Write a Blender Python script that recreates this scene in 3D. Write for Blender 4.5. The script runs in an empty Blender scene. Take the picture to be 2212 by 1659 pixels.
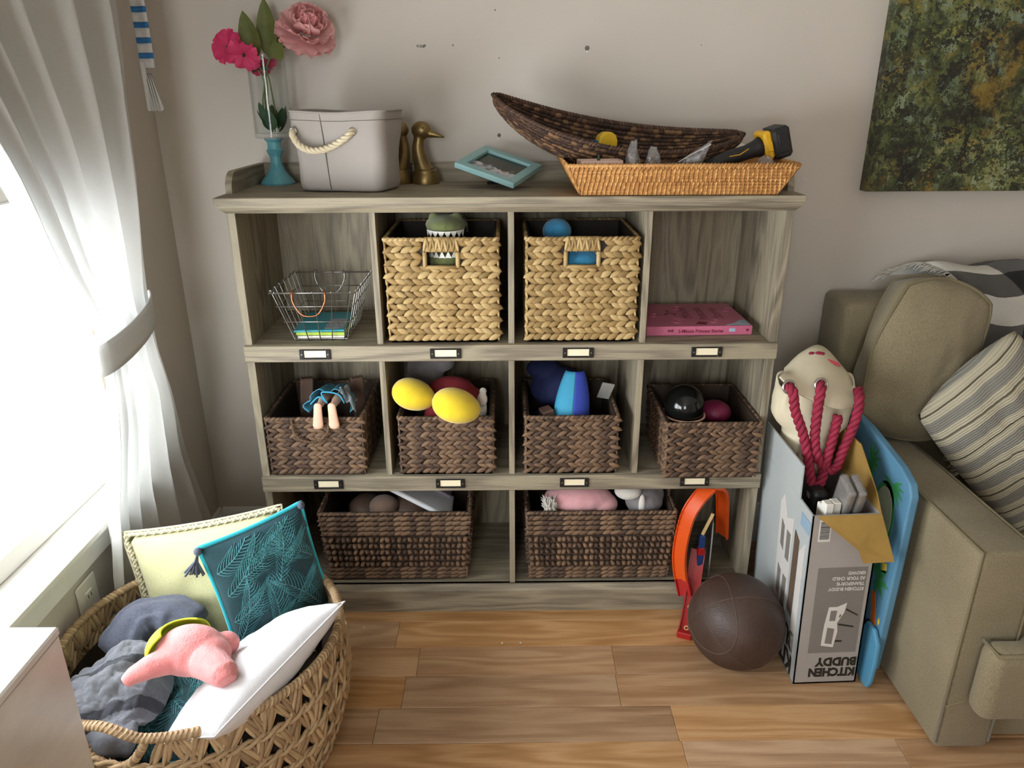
import bpy, bmesh, math, random
import numpy as np
from mathutils import Vector, Matrix, noise as mnoise
random.seed(7); np.random.seed(7)
SC = bpy.context.scene
COL = SC.collection
PI = math.pi

# ---------------------------------------------------------------- camera, world, exposure
cam_d = bpy.data.cameras.new('camera'); cam = bpy.data.objects.new('camera', cam_d); COL.objects.link(cam)
cam_d.sensor_width = 36.0; cam_d.lens = 1618.9 / 2212 * 36.0; cam_d.clip_start = 0.02
_yaw, _pit, _rol = 0.0079, -0.3664, -0.0040
_f = Vector((math.sin(_yaw) * math.cos(_pit), math.cos(_yaw) * math.cos(_pit), math.sin(_pit)))
_r = Vector((math.cos(_yaw), -math.sin(_yaw), 0)); _u = _r.cross(_f)
_r, _u = _r * math.cos(_rol) + _u * math.sin(_rol), _u * math.cos(_rol) - _r * math.sin(_rol)
_m = Matrix((_r, _u, -_f)).transposed().to_4x4(); _m.translation = (-0.0134, -1.8074, 1.391)
cam.matrix_world = _m
SC.camera = cam
SC.view_settings.view_transform = 'Standard'; SC.view_settings.look = 'None'
SC.view_settings.gamma = 1.0; SC.view_settings.use_curve_mapping = False
SC.view_settings.exposure = 0.0
wd = bpy.data.worlds.new('world'); SC.world = wd; wd.use_nodes = True
_bg = wd.node_tree.nodes['Background']; _bg.inputs[0].default_value = (0.93, 0.97, 1.0, 1); _bg.inputs[1].default_value = 17.0
SC.cycles.max_bounces = 6; SC.cycles.diffuse_bounces = 4; SC.cycles.glossy_bounces = 2; SC.cycles.adaptive_threshold = .03
SC.cycles.transmission_bounces = 6; SC.cycles.transparent_max_bounces = 12
SC.cycles.caustics_reflective = False; SC.cycles.caustics_refractive = False
SC.cycles.use_denoising = True; SC.cycles.sample_clamp_indirect = 6.0
XL, XR, YB, YF, ZC = -0.957, 2.32, 0.350, -3.6, 2.45
WIN = (-2.0, -0.05, 0.49, 2.05)            # window in the left wall: y0, y1, z0, z1
WIN2 = (-0.92, -0.22, 0.85, 2.1)           # unseen window assumed behind the camera, added for frontal fill: x0, x1, z0, z1
def portal(loc, rot, sx, sy):
    d = bpy.data.lights.new('window_portal', 'AREA'); d.shape = 'RECTANGLE'; d.size = sx; d.size_y = sy
    d.cycles.is_portal = True
    o = bpy.data.objects.new('window_portal', d); o.location = loc; o.rotation_euler = rot; COL.objects.link(o)
portal((XL - 0.1, (WIN[0] + WIN[1]) / 2, (WIN[2] + WIN[3]) / 2), (0, -PI / 2, 0), WIN[3] - WIN[2], WIN[1] - WIN[0])
portal(((WIN2[0] + WIN2[1]) / 2, YF - 0.1, (WIN2[2] + WIN2[3]) / 2), (PI / 2, 0, 0), WIN2[1] - WIN2[0], WIN2[3] - WIN2[2])

# ---------------------------------------------------------------- helpers
def lin(h):
    if isinstance(h, str):
        h = h.lstrip('#'); c = [int(h[i:i + 2], 16) / 255 for i in (0, 2, 4)]
    else: c = h
    return tuple(x / 12.92 if x <= .04045 else ((x + .055) / 1.055) ** 2.4 for x in c) + (1,)
MATS = {}
class NT:
    def __init__(s, name):
        m = bpy.data.materials.new(name); m.use_nodes = True; s.m = m; s.t = m.node_tree
        s.b = s.t.nodes['Principled BSDF']; s.out = s.t.nodes['Material Output']
    def n(s, typ, ins=None, **kw):
        nd = s.t.nodes.new(typ)
        for k, v in kw.items(): setattr(nd, k, v)
        for k, v in (ins or {}).items():
            if isinstance(v, bpy.types.NodeSocket): s.t.links.new(v, nd.inputs[k])
            else: nd.inputs[k].default_value = v
        return nd
    def l(s, a, b): s.t.links.new(a, b)
    def coords(s, scale=(1, 1, 1), rot=(0, 0, 0), kind='Object', loc=None):
        tc = s.n('ShaderNodeTexCoord')
        mp = s.n('ShaderNodeMapping', {'Vector': tc.outputs[kind], 'Scale': scale, 'Rotation': rot})
        if loc is not None:
            if isinstance(loc, bpy.types.NodeSocket): s.l(loc, mp.inputs['Location'])
            else: mp.inputs['Location'].default_value = loc
        return mp.outputs[0]
    def noise(s, vec, scale=5, detail=4, rough=.55, dist=0):
        return s.n('ShaderNodeTexNoise', {'Vector': vec, 'Scale': scale, 'Detail': detail, 'Roughness': rough, 'Distortion': dist}).outputs[0]
    def ramp(s, fac, stops):
        r = s.n('ShaderNodeValToRGB', {'Fac': fac}); e = r.color_ramp.elements
        while len(e) > 1: e.remove(e[-1])
        for i, (p, c) in enumerate(stops):
            q = e[0] if i == 0 else e.new(p)
            q.position = p; q.color = lin(c) if not (isinstance(c, tuple) and len(c) == 4) else c
        return r.outputs[0]
    def mix(s, fac, a, b, blend='MIX'):
        m = s.n('ShaderNodeMix', data_type='RGBA', blend_type=blend)
        for i, v in ((0, fac), (6, a), (7, b)):
            if isinstance(v, bpy.types.NodeSocket): s.l(v, m.inputs[i])
            else: m.inputs[i].default_value = v if i == 0 else (lin(v) if isinstance(v, str) else v)
        return m.outputs[2]
    def math(s, op, a, b=0.0, clamp=False):
        m = s.n('ShaderNodeMath', operation=op, use_clamp=clamp)
        for i, v in ((0, a), (1, b)):
            if isinstance(v, bpy.types.NodeSocket): s.l(v, m.inputs[i])
            else: m.inputs[i].default_value = v
        return m.outputs[0]
    def sep(s, v): return s.n('ShaderNodeSeparateXYZ', {0: v}).outputs
    def bump(s, h, strength=.3, dist=.002):
        b = s.n('ShaderNodeBump', {'Height': h, 'Strength': strength, 'Distance': dist}); s.l(b.outputs[0], s.b.inputs['Normal']); return b
    def done(s, col=None, rough=.6, metal=0, **kw):
        if col is not None:
            if isinstance(col, bpy.types.NodeSocket): s.l(col, s.b.inputs['Base Color'])
            else: s.b.inputs['Base Color'].default_value = lin(col)
        if isinstance(rough, bpy.types.NodeSocket): s.l(rough, s.b.inputs['Roughness'])
        else: s.b.inputs['Roughness'].default_value = rough
        s.b.inputs['Metallic'].default_value = metal
        for k, v in kw.items(): s.b.inputs[k].default_value = v
        MATS[s.m.name] = s.m; return s.m
def plain(name, c1, c2=None, scale=20, rough=.6, bump=0, bscale=200, stretch=(1, 1, 1), metal=0, island=0, dist=.001, kind='Object', **kw):
    """one colour drifting to another by noise, fine relief, optional per-piece variation"""
    t = NT(name); v = t.coords(stretch, kind=kind)
    if c2: col = t.ramp(t.noise(v, scale, 5), [(.3, c1), (.7, c2)])
    else: col = t.ramp(t.noise(v, scale, 3), [(0, c1), (1, c1)])
    if island:
        g = t.n('ShaderNodeNewGeometry').outputs['Random Per Island']
        val = t.math('ADD', t.math('MULTIPLY', g, island * 2), 1 - island)
        col = t.n('ShaderNodeHueSaturation', {'Color': col, 'Value': val}).outputs[0]
    if bump: t.bump(t.noise(v, bscale, 3), bump, dist)
    return t.done(col, rough, metal, **kw)

class B:
    """collects geometry; obj() links it as one mesh object"""
    def __init__(s): s.v = []; s.f = []; s.n = 0; s.mi = []
    def add(s, V, F, M=None, mi=0):
        V = np.asarray(V, float).reshape(-1, 3)
        if M is not None:
            M = np.array(M); V = V @ M[:3, :3].T + M[:3, 3]
        s.v.append(V); o = s.n
        s.f += [tuple(i + o for i in f) for f in F]; s.mi += [mi] * len(F); s.n += len(V); return s
    def box(s, x0, x1, y0, y1, z0, z1, ch=0.0, M=None, mi=0):
        if ch <= 0:
            V = [(x, y, z) for x in (x0, x1) for y in (y0, y1) for z in (z0, z1)]
            F = [(0, 1, 3, 2), (4, 6, 7, 5), (0, 4, 5, 1), (2, 3, 7, 6), (0, 2, 6, 4), (1, 5, 7, 3)]
            return s.add(V, F, M, mi)
        c = min(ch, (x1 - x0) / 2.01, (y1 - y0) / 2.01, (z1 - z0) / 2.01); V = []; ix = {}
        for i, (x, sx) in enumerate(((x0, 1), (x1, -1))):
            for j, (y, sy) in enumerate(((y0, 1), (y1, -1))):
                for k, (z, sz) in enumerate(((z0, 1), (z1, -1))):
                    for a in range(3):
                        ix[i, j, k, a] = len(V)
                        V.append((x + (sx * c if a != 0 else 0), y + (sy * c if a != 1 else 0), z + (sz * c if a != 2 else 0)))
        F = []
        q = ((0, 0), (0, 1), (1, 1), (1, 0))
        for i in (0, 1):
            F.append(tuple(ix[i, a, b, 0] for a, b in (q if i == 0 else q[::-1])))
            F.append(tuple(ix[b, i, a, 1] for a, b in (q if i == 0 else q[::-1])))
            F.append(tuple(ix[a, b, i, 2] for a, b in (q if i == 0 else q[::-1])))
        for i in (0, 1):
            for j in (0, 1):
                F.append((ix[i, j, 0, 0], ix[i, j, 1, 0], ix[i, j, 1, 1], ix[i, j, 0, 1]))
                F.append((ix[i, 0, j, 0], ix[i, 1, j, 0], ix[i, 1, j, 2], ix[i, 0, j, 2]))
                F.append((ix[0, i, j, 1], ix[1, i, j, 1], ix[1, i, j, 2], ix[0, i, j, 2]))
        for i in (0, 1):
            for j in (0, 1):
                for k in (0, 1): F.append((ix[i, j, k, 0], ix[i, j, k, 1], ix[i, j, k, 2]))
        return s.add(V, F, M, mi)
    def grid(s, P, cu=False, cv=False, mi=0, M=None):
        """P[u][v] of points"""
        P = np.asarray(P, float); U, Vn = P.shape[:2]; F = []
        for i in range(U if cu else U - 1):
            for j in range(Vn if cv else Vn - 1):
                a, b = i, (i + 1) % U; c, d = j, (j + 1) % Vn
                F.append((a * Vn + c, b * Vn + c, b * Vn + d, a * Vn + d))
        return s.add(P.reshape(-1, 3), F, M, mi)
    def tube(s, path, r, n=8, closed=False, caps=True, mi=0, flat=None):
        path = [Vector(p) for p in path]; N = len(path)
        R = r if hasattr(r, '__len__') else [r] * N
        tg = []
        for i in range(N):
            a = path[(i - 1) % N] if (closed or i > 0) else path[i]
            b = path[(i + 1) % N] if (closed or i < N - 1) else path[i]
            d = b - a; tg.append(d.normalized() if d.length > 1e-9 else Vector((0, 0, 1)))
        up = Vector((0, 0, 1)) if abs(tg[0].z) < .9 else Vector((1, 0, 0))
        nrm = (up - tg[0] * up.dot(tg[0])).normalized(); rows = []
        for i in range(N):
            if i:
                nrm = nrm - tg[i] * nrm.dot(tg[i])
                nrm = nrm.normalized() if nrm.length > 1e-6 else tg[i].orthogonal().normalized()
            bn = tg[i].cross(nrm)
            fl = flat or 1.0
            rows.append([path[i] + nrm * (R[i] * math.cos(2 * PI * k / n)) + bn * (R[i] * fl * math.sin(2 * PI * k / n)) for k in range(n)])
        o = s.n
        s.grid(rows, cu=closed, cv=True, mi=mi)
        if caps and not closed:
            s.f.append(tuple(o + k for k in range(n))[::-1]); s.f.append(tuple(o + (N - 1) * n + k for k in range(n))); s.mi += [mi, mi]
        return s
    def lathe(s, prof, n=32, M=None, mi=0, sx=1, sy=1):
        return s.grid([[(r * math.cos(2 * PI * k / n) * sx, r * math.sin(2 * PI * k / n) * sy, z) for k in range(n)] for r, z in prof], cv=True, M=M, mi=mi)
    def ball(s, c, r, nu=16, nv=10, M=None, mi=0):
        r = r if hasattr(r, '__len__') else (r, r, r)
        P = [[(c[0] + r[0] * math.sin(PI * i / nv) * math.cos(2 * PI * k / nu), c[1] + r[1] * math.sin(PI * i / nv) * math.sin(2 * PI * k / nu), c[2] - r[2] * math.cos(PI * i / nv)) for k in range(nu)] for i in range(nv + 1)]
        P[0] = [(c[0], c[1], c[2] - r[2] * .9999)] * nu; P[-1] = [(c[0], c[1], c[2] + r[2] * .9999)] * nu
        return s.grid(P, cv=True, M=M, mi=mi)
    def prism(s, outline, z0, z1, M=None, mi=0):
        n = len(outline); V = [(x, y, z0) for x, y in outline] + [(x, y, z1) for x, y in outline]
        F = [tuple(range(n))[::-1], tuple(range(n, 2 * n))] + [(i, (i + 1) % n, n + (i + 1) % n, n + i) for i in range(n)]
        return s.add(V, F, M, mi)
    def obj(s, name, mat, parent=None, smooth=False, kind=None, angle=None, label=None):
        me = bpy.data.meshes.new(name)
        me.from_pydata(np.concatenate(s.v).tolist() if s.v else [], [], s.f)
        ms = mat if isinstance(mat, (list, tuple)) else [mat]
        for m in ms: me.materials.append(MATS[m] if isinstance(m, str) else m)
        if len(ms) > 1: me.polygons.foreach_set('material_index', s.mi)
        if smooth: me.polygons.foreach_set('use_smooth', [True] * len(me.polygons))
        bm = bmesh.new(); bm.from_mesh(me)
        bmesh.ops.remove_doubles(bm, verts=bm.verts, dist=1e-7) if len(bm.verts) < 4000 else None
        bmesh.ops.recalc_face_normals(bm, faces=bm.faces)
        bm.to_mesh(me); bm.free()
        if angle is not None:
            me.set_sharp_from_angle(angle=math.radians(angle))
        me.update()
        o = bpy.data.objects.new(name, me); COL.objects.link(o)
        if parent is not None: o.parent = parent
        if kind: o['kind'] = kind
        if label: o['label'] = label
        return o
def tag(o, label, cat, group=None, kind=None):
    o['label'] = label; o['category'] = cat
    if group: o['group'] = group
    if kind: o['kind'] = kind
    return o
def thing(name, label, cat, loc=(0, 0, 0), rz=0, group=None, rot=None):
    o = bpy.data.objects.new(name, None); COL.objects.link(o); o.empty_display_size = .05
    o.location = loc; o.rotation_euler = rot if rot else (0, 0, rz)
    return tag(o, label, cat, group)
def struct(b, name, mat, label, parent=None, **kw):
    o = b.obj(name, mat, parent, **kw)
    if parent is None: o['kind'] = 'structure'; o['label'] = label; o['category'] = name.split('_')[0]
    return o
def mods(o, sub=0, smooth=0, remesh=0, solid=0, bevel=0, disp=None):
    if remesh:
        m = o.modifiers.new('r', 'REMESH'); m.mode = 'VOXEL'; m.voxel_size = remesh; m.use_smooth_shade = True
    if solid:
        m = o.modifiers.new('s', 'SOLIDIFY'); m.thickness = solid; m.offset = 0
    if bevel:
        m = o.modifiers.new('b', 'BEVEL'); m.width = bevel; m.segments = 2; m.limit_method = 'ANGLE'
    if smooth:
        m = o.modifiers.new('m', 'SMOOTH'); m.iterations = smooth; m.factor = .5
    if sub:
        m = o.modifiers.new('u', 'SUBSURF'); m.levels = sub; m.render_levels = sub
    return o
def frame_mat(p, ax, up):
    """matrix with local x = ax, local y ~ up, local z = normal"""
    x = Vector(ax).normalized(); z = x.cross(Vector(up)).normalized(); y = z.cross(x)
    m = Matrix((x, y, z)).transposed().to_4x4(); m.translation = p; return m
def text_mesh(b, txt, size, M, depth=.0004, align='LEFT', mi=0, sx=1.0, bold=0.0):
    cu = bpy.data.curves.new('t', 'FONT'); cu.body = txt; cu.size = size; cu.align_x = align; cu.extrude = depth; cu.offset = bold; cu.resolution_u = 2
    o = bpy.data.objects.new('t', cu); COL.objects.link(o)
    dg = bpy.context.evaluated_depsgraph_get(); me = o.evaluated_get(dg).to_mesh()
    V = [(v.co.x * sx, v.co.y, v.co.z) for v in me.vertices]; F = [tuple(p.vertices) for p in me.polygons]
    b.add(V, F, M, mi)
    o.evaluated_get(dg).to_mesh_clear(); bpy.data.objects.remove(o); bpy.data.curves.remove(cu)
    return b
def leaf(n=6, seg=6, pw=.75):
    """unit pointed strand along x (-.5...5), width 1 in y, depth 1 in z"""
    V = [(-.5, 0, 0)]; F = []
    for i in range(1, seg):
        t = i / seg; w = .5 * math.sin(PI * t) ** pw
        V += [(t - .5, w * math.cos(2 * PI * k / n), w * math.sin(2 * PI * k / n)) for k in range(n)]
    V.append((.5, 0, 0)); L = len(V) - 1
    for k in range(n):
        F.append((0, 1 + (k + 1) % n, 1 + k)); F.append((L, L - n + k, L - n + (k + 1) % n))
        for i in range(seg - 2): F.append((1 + i * n + k, 1 + i * n + (k + 1) % n, 1 + (i + 1) * n + (k + 1) % n, 1 + (i + 1) * n + k))
    return np.array(V), F
LEAF = leaf()
def put_leaf(b, p, T, U, N, ang, ln, wd, dp, lift=0.0, tpl=LEAF):
    ca, sa = math.cos(ang), math.sin(ang)
    ax = np.array(T) * ca + np.array(U) * sa; wy = -np.array(T) * sa + np.array(U) * ca; nz = np.array(N, float)
    if lift: ax = ax + nz * lift; ax /= np.linalg.norm(ax)
    M = np.eye(4); M[:3, 0] = ax * ln; M[:3, 1] = wy * wd; M[:3, 2] = nz * dp; M[:3, 3] = p
    b.add(tpl[0], tpl[1], M)
def rope(b, path, R, strands=3, twist=6.0, n=7, closed=False, seg=None, mi=0):
    """strands wound round a path"""
    path = [Vector(p) for p in path]
    L = [0]
    for i in range(1, len(path)): L.append(L[-1] + (path[i] - path[i - 1]).length)
    tot = L[-1]; K = seg or max(24, int(tot / (R * .55)))
    def at(d):
        d = min(max(d, 0), tot)
        for i in range(1, len(path)):
            if d <= L[i] + 1e-9:
                t = (d - L[i - 1]) / max(1e-9, L[i] - L[i - 1]); return path[i - 1].lerp(path[i], t)
        return path[-1]
    pts = [at(tot * k / K) for k in range(K + 1)]
    up = None; fr = []
    for i in range(K + 1):
        t = (pts[min(i + 1, K)] - pts[max(i - 1, 0)]).normalized()
        if up is None: up = t.orthogonal().normalized()
        up = (up - t * up.dot(t)).normalized(); fr.append((up.copy(), t.cross(up)))
    for sidx in range(strands):
        q = []
        for i in range(K + 1):
            a = 2 * PI * (sidx / strands + twist * i / K); q.append(pts[i] + fr[i][0] * (R * .52 * math.cos(a)) + fr[i][1] * (R * .52 * math.sin(a)))
        b.tube(q, R * .52, n, mi=mi)
    return b
def spline(ctrl, n=12, closed=False):
    C = [Vector(c) for c in ctrl]; out = []; N = len(C)
    for i in range(N if closed else N - 1):
        p0 = C[(i - 1) % N] if (closed or i) else C[0]; p1 = C[i]; p2 = C[(i + 1) % N]; p3 = C[(i + 2) % N] if (closed or i + 2 < N) else C[-1]
        for k in range(n):
            t = k / n
            out.append(.5 * ((2 * p1) + (p2 - p0) * t + (2 * p0 - 5 * p1 + 4 * p2 - p3) * t * t + (3 * p1 - p0 - 3 * p2 + p3) * t ** 3))
    if not closed: out.append(C[-1])
    return out
def copy_tree(o, parent=None):
    c = o.copy(); COL.objects.link(c); c.parent = parent
    for ch in o.children: copy_tree(ch, c)
    return c
def fbm(x, y, z=0): return mnoise.fractal((x, y, z), 1.0, 2.0, 4)
# ---------------------------------------------------------------- materials of the setting
def wood(name, axis, cols, fine=1.0, rough=.62, rand=False, knots=True, ring=14):
    t = NT(name)
    sc = {'x': (1, 9, 9), 'y': (9, 1, 9), 'z': (9, 9, 1)}[axis]
    loc = None
    if rand:
        rnd = t.n('ShaderNodeObjectInfo').outputs['Random']
        loc = t.n('ShaderNodeCombineXYZ', {0: t.math('MULTIPLY', rnd, 37.0), 1: t.math('MULTIPLY', rnd, 91.0), 2: 0.0}).outputs[0]
    v = t.coords(sc, loc=loc)
    warp = t.noise(v, .8 * fine, 3, .5)
    big = t.noise(v, 1.3 * fine, 4, .55, .4)
    v2 = t.coords(tuple(s * (3.5 if s == 1 else 30) for s in sc), loc=loc)
    fib = t.noise(v2, 2.6 * fine, 5, .7, .2)
    rings = t.math('SINE', t.math('ADD', t.math('MULTIPLY', warp, ring * 6.0), t.math('MULTIPLY', fib, 2.0)))
    r2 = t.math('ADD', t.math('MULTIPLY', rings, .075), t.math('ADD', t.math('MULTIPLY', big, .42), t.math('MULTIPLY', fib, .58)))
    col = t.ramp(r2, cols)
    if rand:
        rnd = t.n('ShaderNodeObjectInfo').outputs['Random']
        col = t.n('ShaderNodeHueSaturation', {'Color': col, 'Value': t.math('ADD', t.math('MULTIPLY', rnd, .34), .83), 'Saturation': t.math('ADD', t.math('MULTIPLY', t.math('FRACT', t.math('MULTIPLY', rnd, 7.3)), .25), .88)}).outputs[0]
    t.bump(r2, .25, .0012)
    return t.done(col, rough)
BARN = [(.24, '#4e483c'), (.38, '#746b5a'), (.49, '#8d8371'), (.58, '#a1977f'), (.66, '#8a806c'), (.8, '#6f6654')]
for a in 'xyz': wood('barnwood_' + a, a, BARN)
wood('oak_floor', 'x', [(.24, '#825c3a'), (.4, '#a98058'), (.52, '#bb9269'), (.62, '#c9a37b'), (.74, '#a67d56')], fine=.8, rough=.42, rand=True)
plain('wall_paint', '#c9c1b6', '#c5bdb2', 3, .85, .12, 260)
plain('ceiling_paint', '#e8e6e0', rough=.9)
plain('trim_paint', '#e3e1da', '#dedcd6', 4, .45)
plain('marble', '#dcd9d0', '#b5b1a8', 3.5, .35, stretch=(1, 1, 2))
plain('black_metal', '#1d1b19', '#2a2724', 60, .45, metal=.3)
plain('ivory_card', '#efe4c4', rough=.8)
plain('dark_gap', '#241d16', rough=.9)
plain('plate_plastic', '#e6e3d8', rough=.4)
plain('plaster_chip', '#f2efe8', '#8f8577', 90, .9)
plain('grey_anchor', '#4a4642', '#8c857b', 150, .6)
plain('screw_steel', '#9b9a97', rough=.35, metal=.9)

# ---------------------------------------------------------------- room
fl = struct(B().box(XL - .2, XR + .2, YF - .2, YB + .2, -.12, -.012), 'floor', 'dark_gap', 'light oak plank floor with staggered end joints')
# planks laid along the wall, seams measured on the floor
PW, PY0 = .1077, -.0588
joints = {1: [-1.25, -.32, .95], 2: [-.251, .266, 1.3], 3: [-1.6, -.276, .262, 1.2], 4: [-.328, .381, 1.55], 5: [-.75, .385, .879], 6: [-1.1, .02, 1.1], 0: [-.6, .55, 1.6]}
def plank_mesh(x0, x1):
    return B().box(x0, x1, -PW / 2 + .0004, PW / 2 - .0004, -.012, 0, .0011)
for row in range(-4, 24):
    yc = PY0 - (row - .5) * PW
    js = joints.get(row) or [(random.uniform(-.9, -.3)), random.uniform(.2, .8), random.uniform(1.4, 2.0)]
    if row > 11: js = [random.uniform(0, 1.5)]
    js = [XL] + [j for j in js if XL + .1 < j < XR] + [XR]
    for a, b_ in zip(js[:-1], js[1:]):
        o = plank_mesh(a + .0003 - (a + b_) / 2, b_ - .0003 - (a + b_) / 2).obj('plank', 'oak_floor', fl)
        o.location = ((a + b_) / 2, yc, 0)
b = B().box(XL, XR, YF, PY0 - 23.5 * PW, -.012, 0); b.obj('plank_field', 'oak_floor', fl)
wb = struct(B().box(XL - .2, XR + .2, YB, YB + .15, 0, ZC), 'wall_back', 'wall_paint', 'greige painted wall with nail holes above the cubby shelf')
b = B(); y0, y1, z0, z1 = WIN
b.box(XL - .15, XL, YF, y0, 0, ZC); b.box(XL - .15, XL, y1, YB, 0, ZC); b.box(XL - .15, XL, y0, y1, 0, z0 - .014); b.box(XL - .15, XL, y0, y1, z1, ZC)
wl = struct(b, 'wall_left', 'wall_paint', 'greige painted wall around the bright window')
struct(B().box(XR, XR + .15, YF, YB, 0, ZC), 'wall_right', 'wall_paint', 'greige painted side wall of the room')
b = B(); x0, x1, z0, z1 = WIN2
b.box(XL, x0, YF - .15, YF, 0, ZC); b.box(x1, XR, YF - .15, YF, 0, ZC); b.box(x0, x1, YF - .15, YF, 0, z0); b.box(x0, x1, YF - .15, YF, z1, ZC)
struct(b, 'wall_front', 'wall_paint', 'greige painted wall behind the viewer')
struct(B().box(XL - .2, XR + .2, YF - .2, YB + .2, ZC, ZC + .1), 'ceiling', 'ceiling_paint', 'plain white ceiling of the room')
# thin clear glass
t = NT('window_glass'); tr = t.n('ShaderNodeBsdfTransparent'); gl = t.n('ShaderNodeBsdfGlossy', {'Roughness': .02})
lw = t.n('ShaderNodeLayerWeight', {'Blend': .5}); fz = t.math('ADD', t.math('MULTIPLY', t.math('POWER', lw.outputs['Facing'], 5.0), .6), .04)
mx = t.n('ShaderNodeMixShader', {0: fz, 1: tr.outputs[0], 2: gl.outputs[0]}); t.l(mx.outputs[0], t.out.inputs[0]); t.done()
# window in the left wall
y0, y1, z0, z1 = WIN
w = thing('window_1', 'bright double-hung window with white frame and sill', 'window'); w['kind'] = 'structure'
xm = XL - .09
b = B()
for (a0, a1, c0, c1) in ((y0, y0 + .05, z0, z1), (y1 - .05, y1, z0, z1), (y0, y1, z0, z0 + .05), (y0, y1, z1 - .05, z1)): b.box(xm - .03, xm + .03, a0, a1, c0, c1, .004)
b.obj('window_frame', 'trim_paint', w)
ym = (y0 + y1) / 2; zm = 1.22
B().box(xm - .03, xm + .03, ym - .035, ym + .035, z0 + .05, z1 - .05, .004).obj('mullion', 'trim_paint', w)
for (a0, a1) in ((y0 + .05, ym - .035), (ym + .035, y1 - .05)):
    B().box(xm - .025, xm + .025, a0, a1, zm - .025, zm + .025, .003).obj('meeting_rail', 'trim_paint', w)
    for (c0, c1) in ((z0 + .05, zm - .025), (zm + .025, z1 - .05)): B().box(xm - .003, xm + .003, a0, a1, c0, c1).obj('pane', 'window_glass', w)
B().box(XL - .14, XL + .028, y0 - .04, y1 + .04, z0 - .022, z0, .005).obj('window_sill', 'trim_paint', w)
B().box(XL, XL + .014, y0 - .03, y1 + .03, z0 - .075, z0 - .022, .003).obj('apron', 'trim_paint', w)
for a0 in (y0 - .07, y1): B().box(XL, XL + .014, a0, a0 + .07, z0, z1 + .07, .003).obj('casing', 'trim_paint', w)
B().box(XL, XL + .014, y0 - .07, y1 + .07, z1, z1 + .07, .003).obj('casing', 'trim_paint', w)
x0, x1, z0, z1 = WIN2; w = thing('fill_window', 'unseen white framed window added behind the viewer for fill light', 'window'); w['kind'] = 'structure'
b = B()
for (a0, a1, c0, c1) in ((x0, x0 + .05, z0, z1), (x1 - .05, x1, z0, z1), (x0, x1, z0, z0 + .05), (x0, x1, z1 - .05, z1)): b.box(a0, a1, YF - .11, YF - .05, c0, c1, .004)
b.obj('window_frame', 'trim_paint', w); B().box(x0 + .05, x1 - .05, YF - .083, YF - .077, z0 + .05, z1 - .05).obj('pane', 'window_glass', w); B().box(x0 - .04, x1 + .04, YF - .14, YF + .03, z0 - .022, z0 + .002, .005).obj('window_sill', 'trim_paint', w)
# roller blind pulled half way down inside the window
t = NT('blind_fabric'); tl = t.n('ShaderNodeBsdfTranslucent', {0: (.62, .60, .56, 1)}); t.l(t.ramp(t.noise(t.coords(), 300, 3), [(.3, '#a7a49c'), (.7, '#b1aea6')]), t.b.inputs['Base Color'])
mx = t.n('ShaderNodeMixShader', {0: .16, 1: t.b.outputs[0], 2: tl.outputs[0]}); t.l(mx.outputs[0], t.out.inputs[0]); t.done(None, .9)
y0, y1, z0, z1 = WIN; BZ = 1.20
rb_ = thing('roller_blind', 'grey roller blind pulled half way down the window', 'blind', (XL - .035, 0, 0))
B().box(-.001, .001, y0 + .004, y1 - .004, BZ, z1 - .02).obj('blind_cloth', 'blind_fabric', rb_); B().box(-.006, .006, y0 + .004, y1 - .004, BZ - .022, BZ + .002, .003).obj('hem_bar', 'trim_paint', rb_)
B().tube([(0, y0 + .002, z1 - .024), (0, y1 - .002, z1 - .024)], .018, 14).obj('roller', 'trim_paint', rb_, smooth=True)
# baseboards with a moulded top
prof = [(0, 0), (.016, 0), (.016, .098), (.012, .106), (.012, .118), (.006, .134), (0, .14)]
def baseboard(name, p0, p1, nx, ny, label):
    b = B(); rows = [[(p[0] + nx * a, p[1] + ny * a, h) for a, h in prof] for p in (p0, p1)]
    b.grid(rows, cv=True); b.f.append(tuple(range(len(prof)))); b.f.append(tuple(range(len(prof), 2 * len(prof)))[::-1]); b.mi += [0, 0]
    return struct(b, name, 'trim_paint', label)
baseboard('baseboard_back', (XL + .012, YB), (XR, YB), 0, -1, 'white moulded baseboard along the wall behind the shelf')
baseboard('baseboard_left', (XL, YF), (XL, YB), 1, 0, 'white moulded baseboard under the window')
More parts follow.
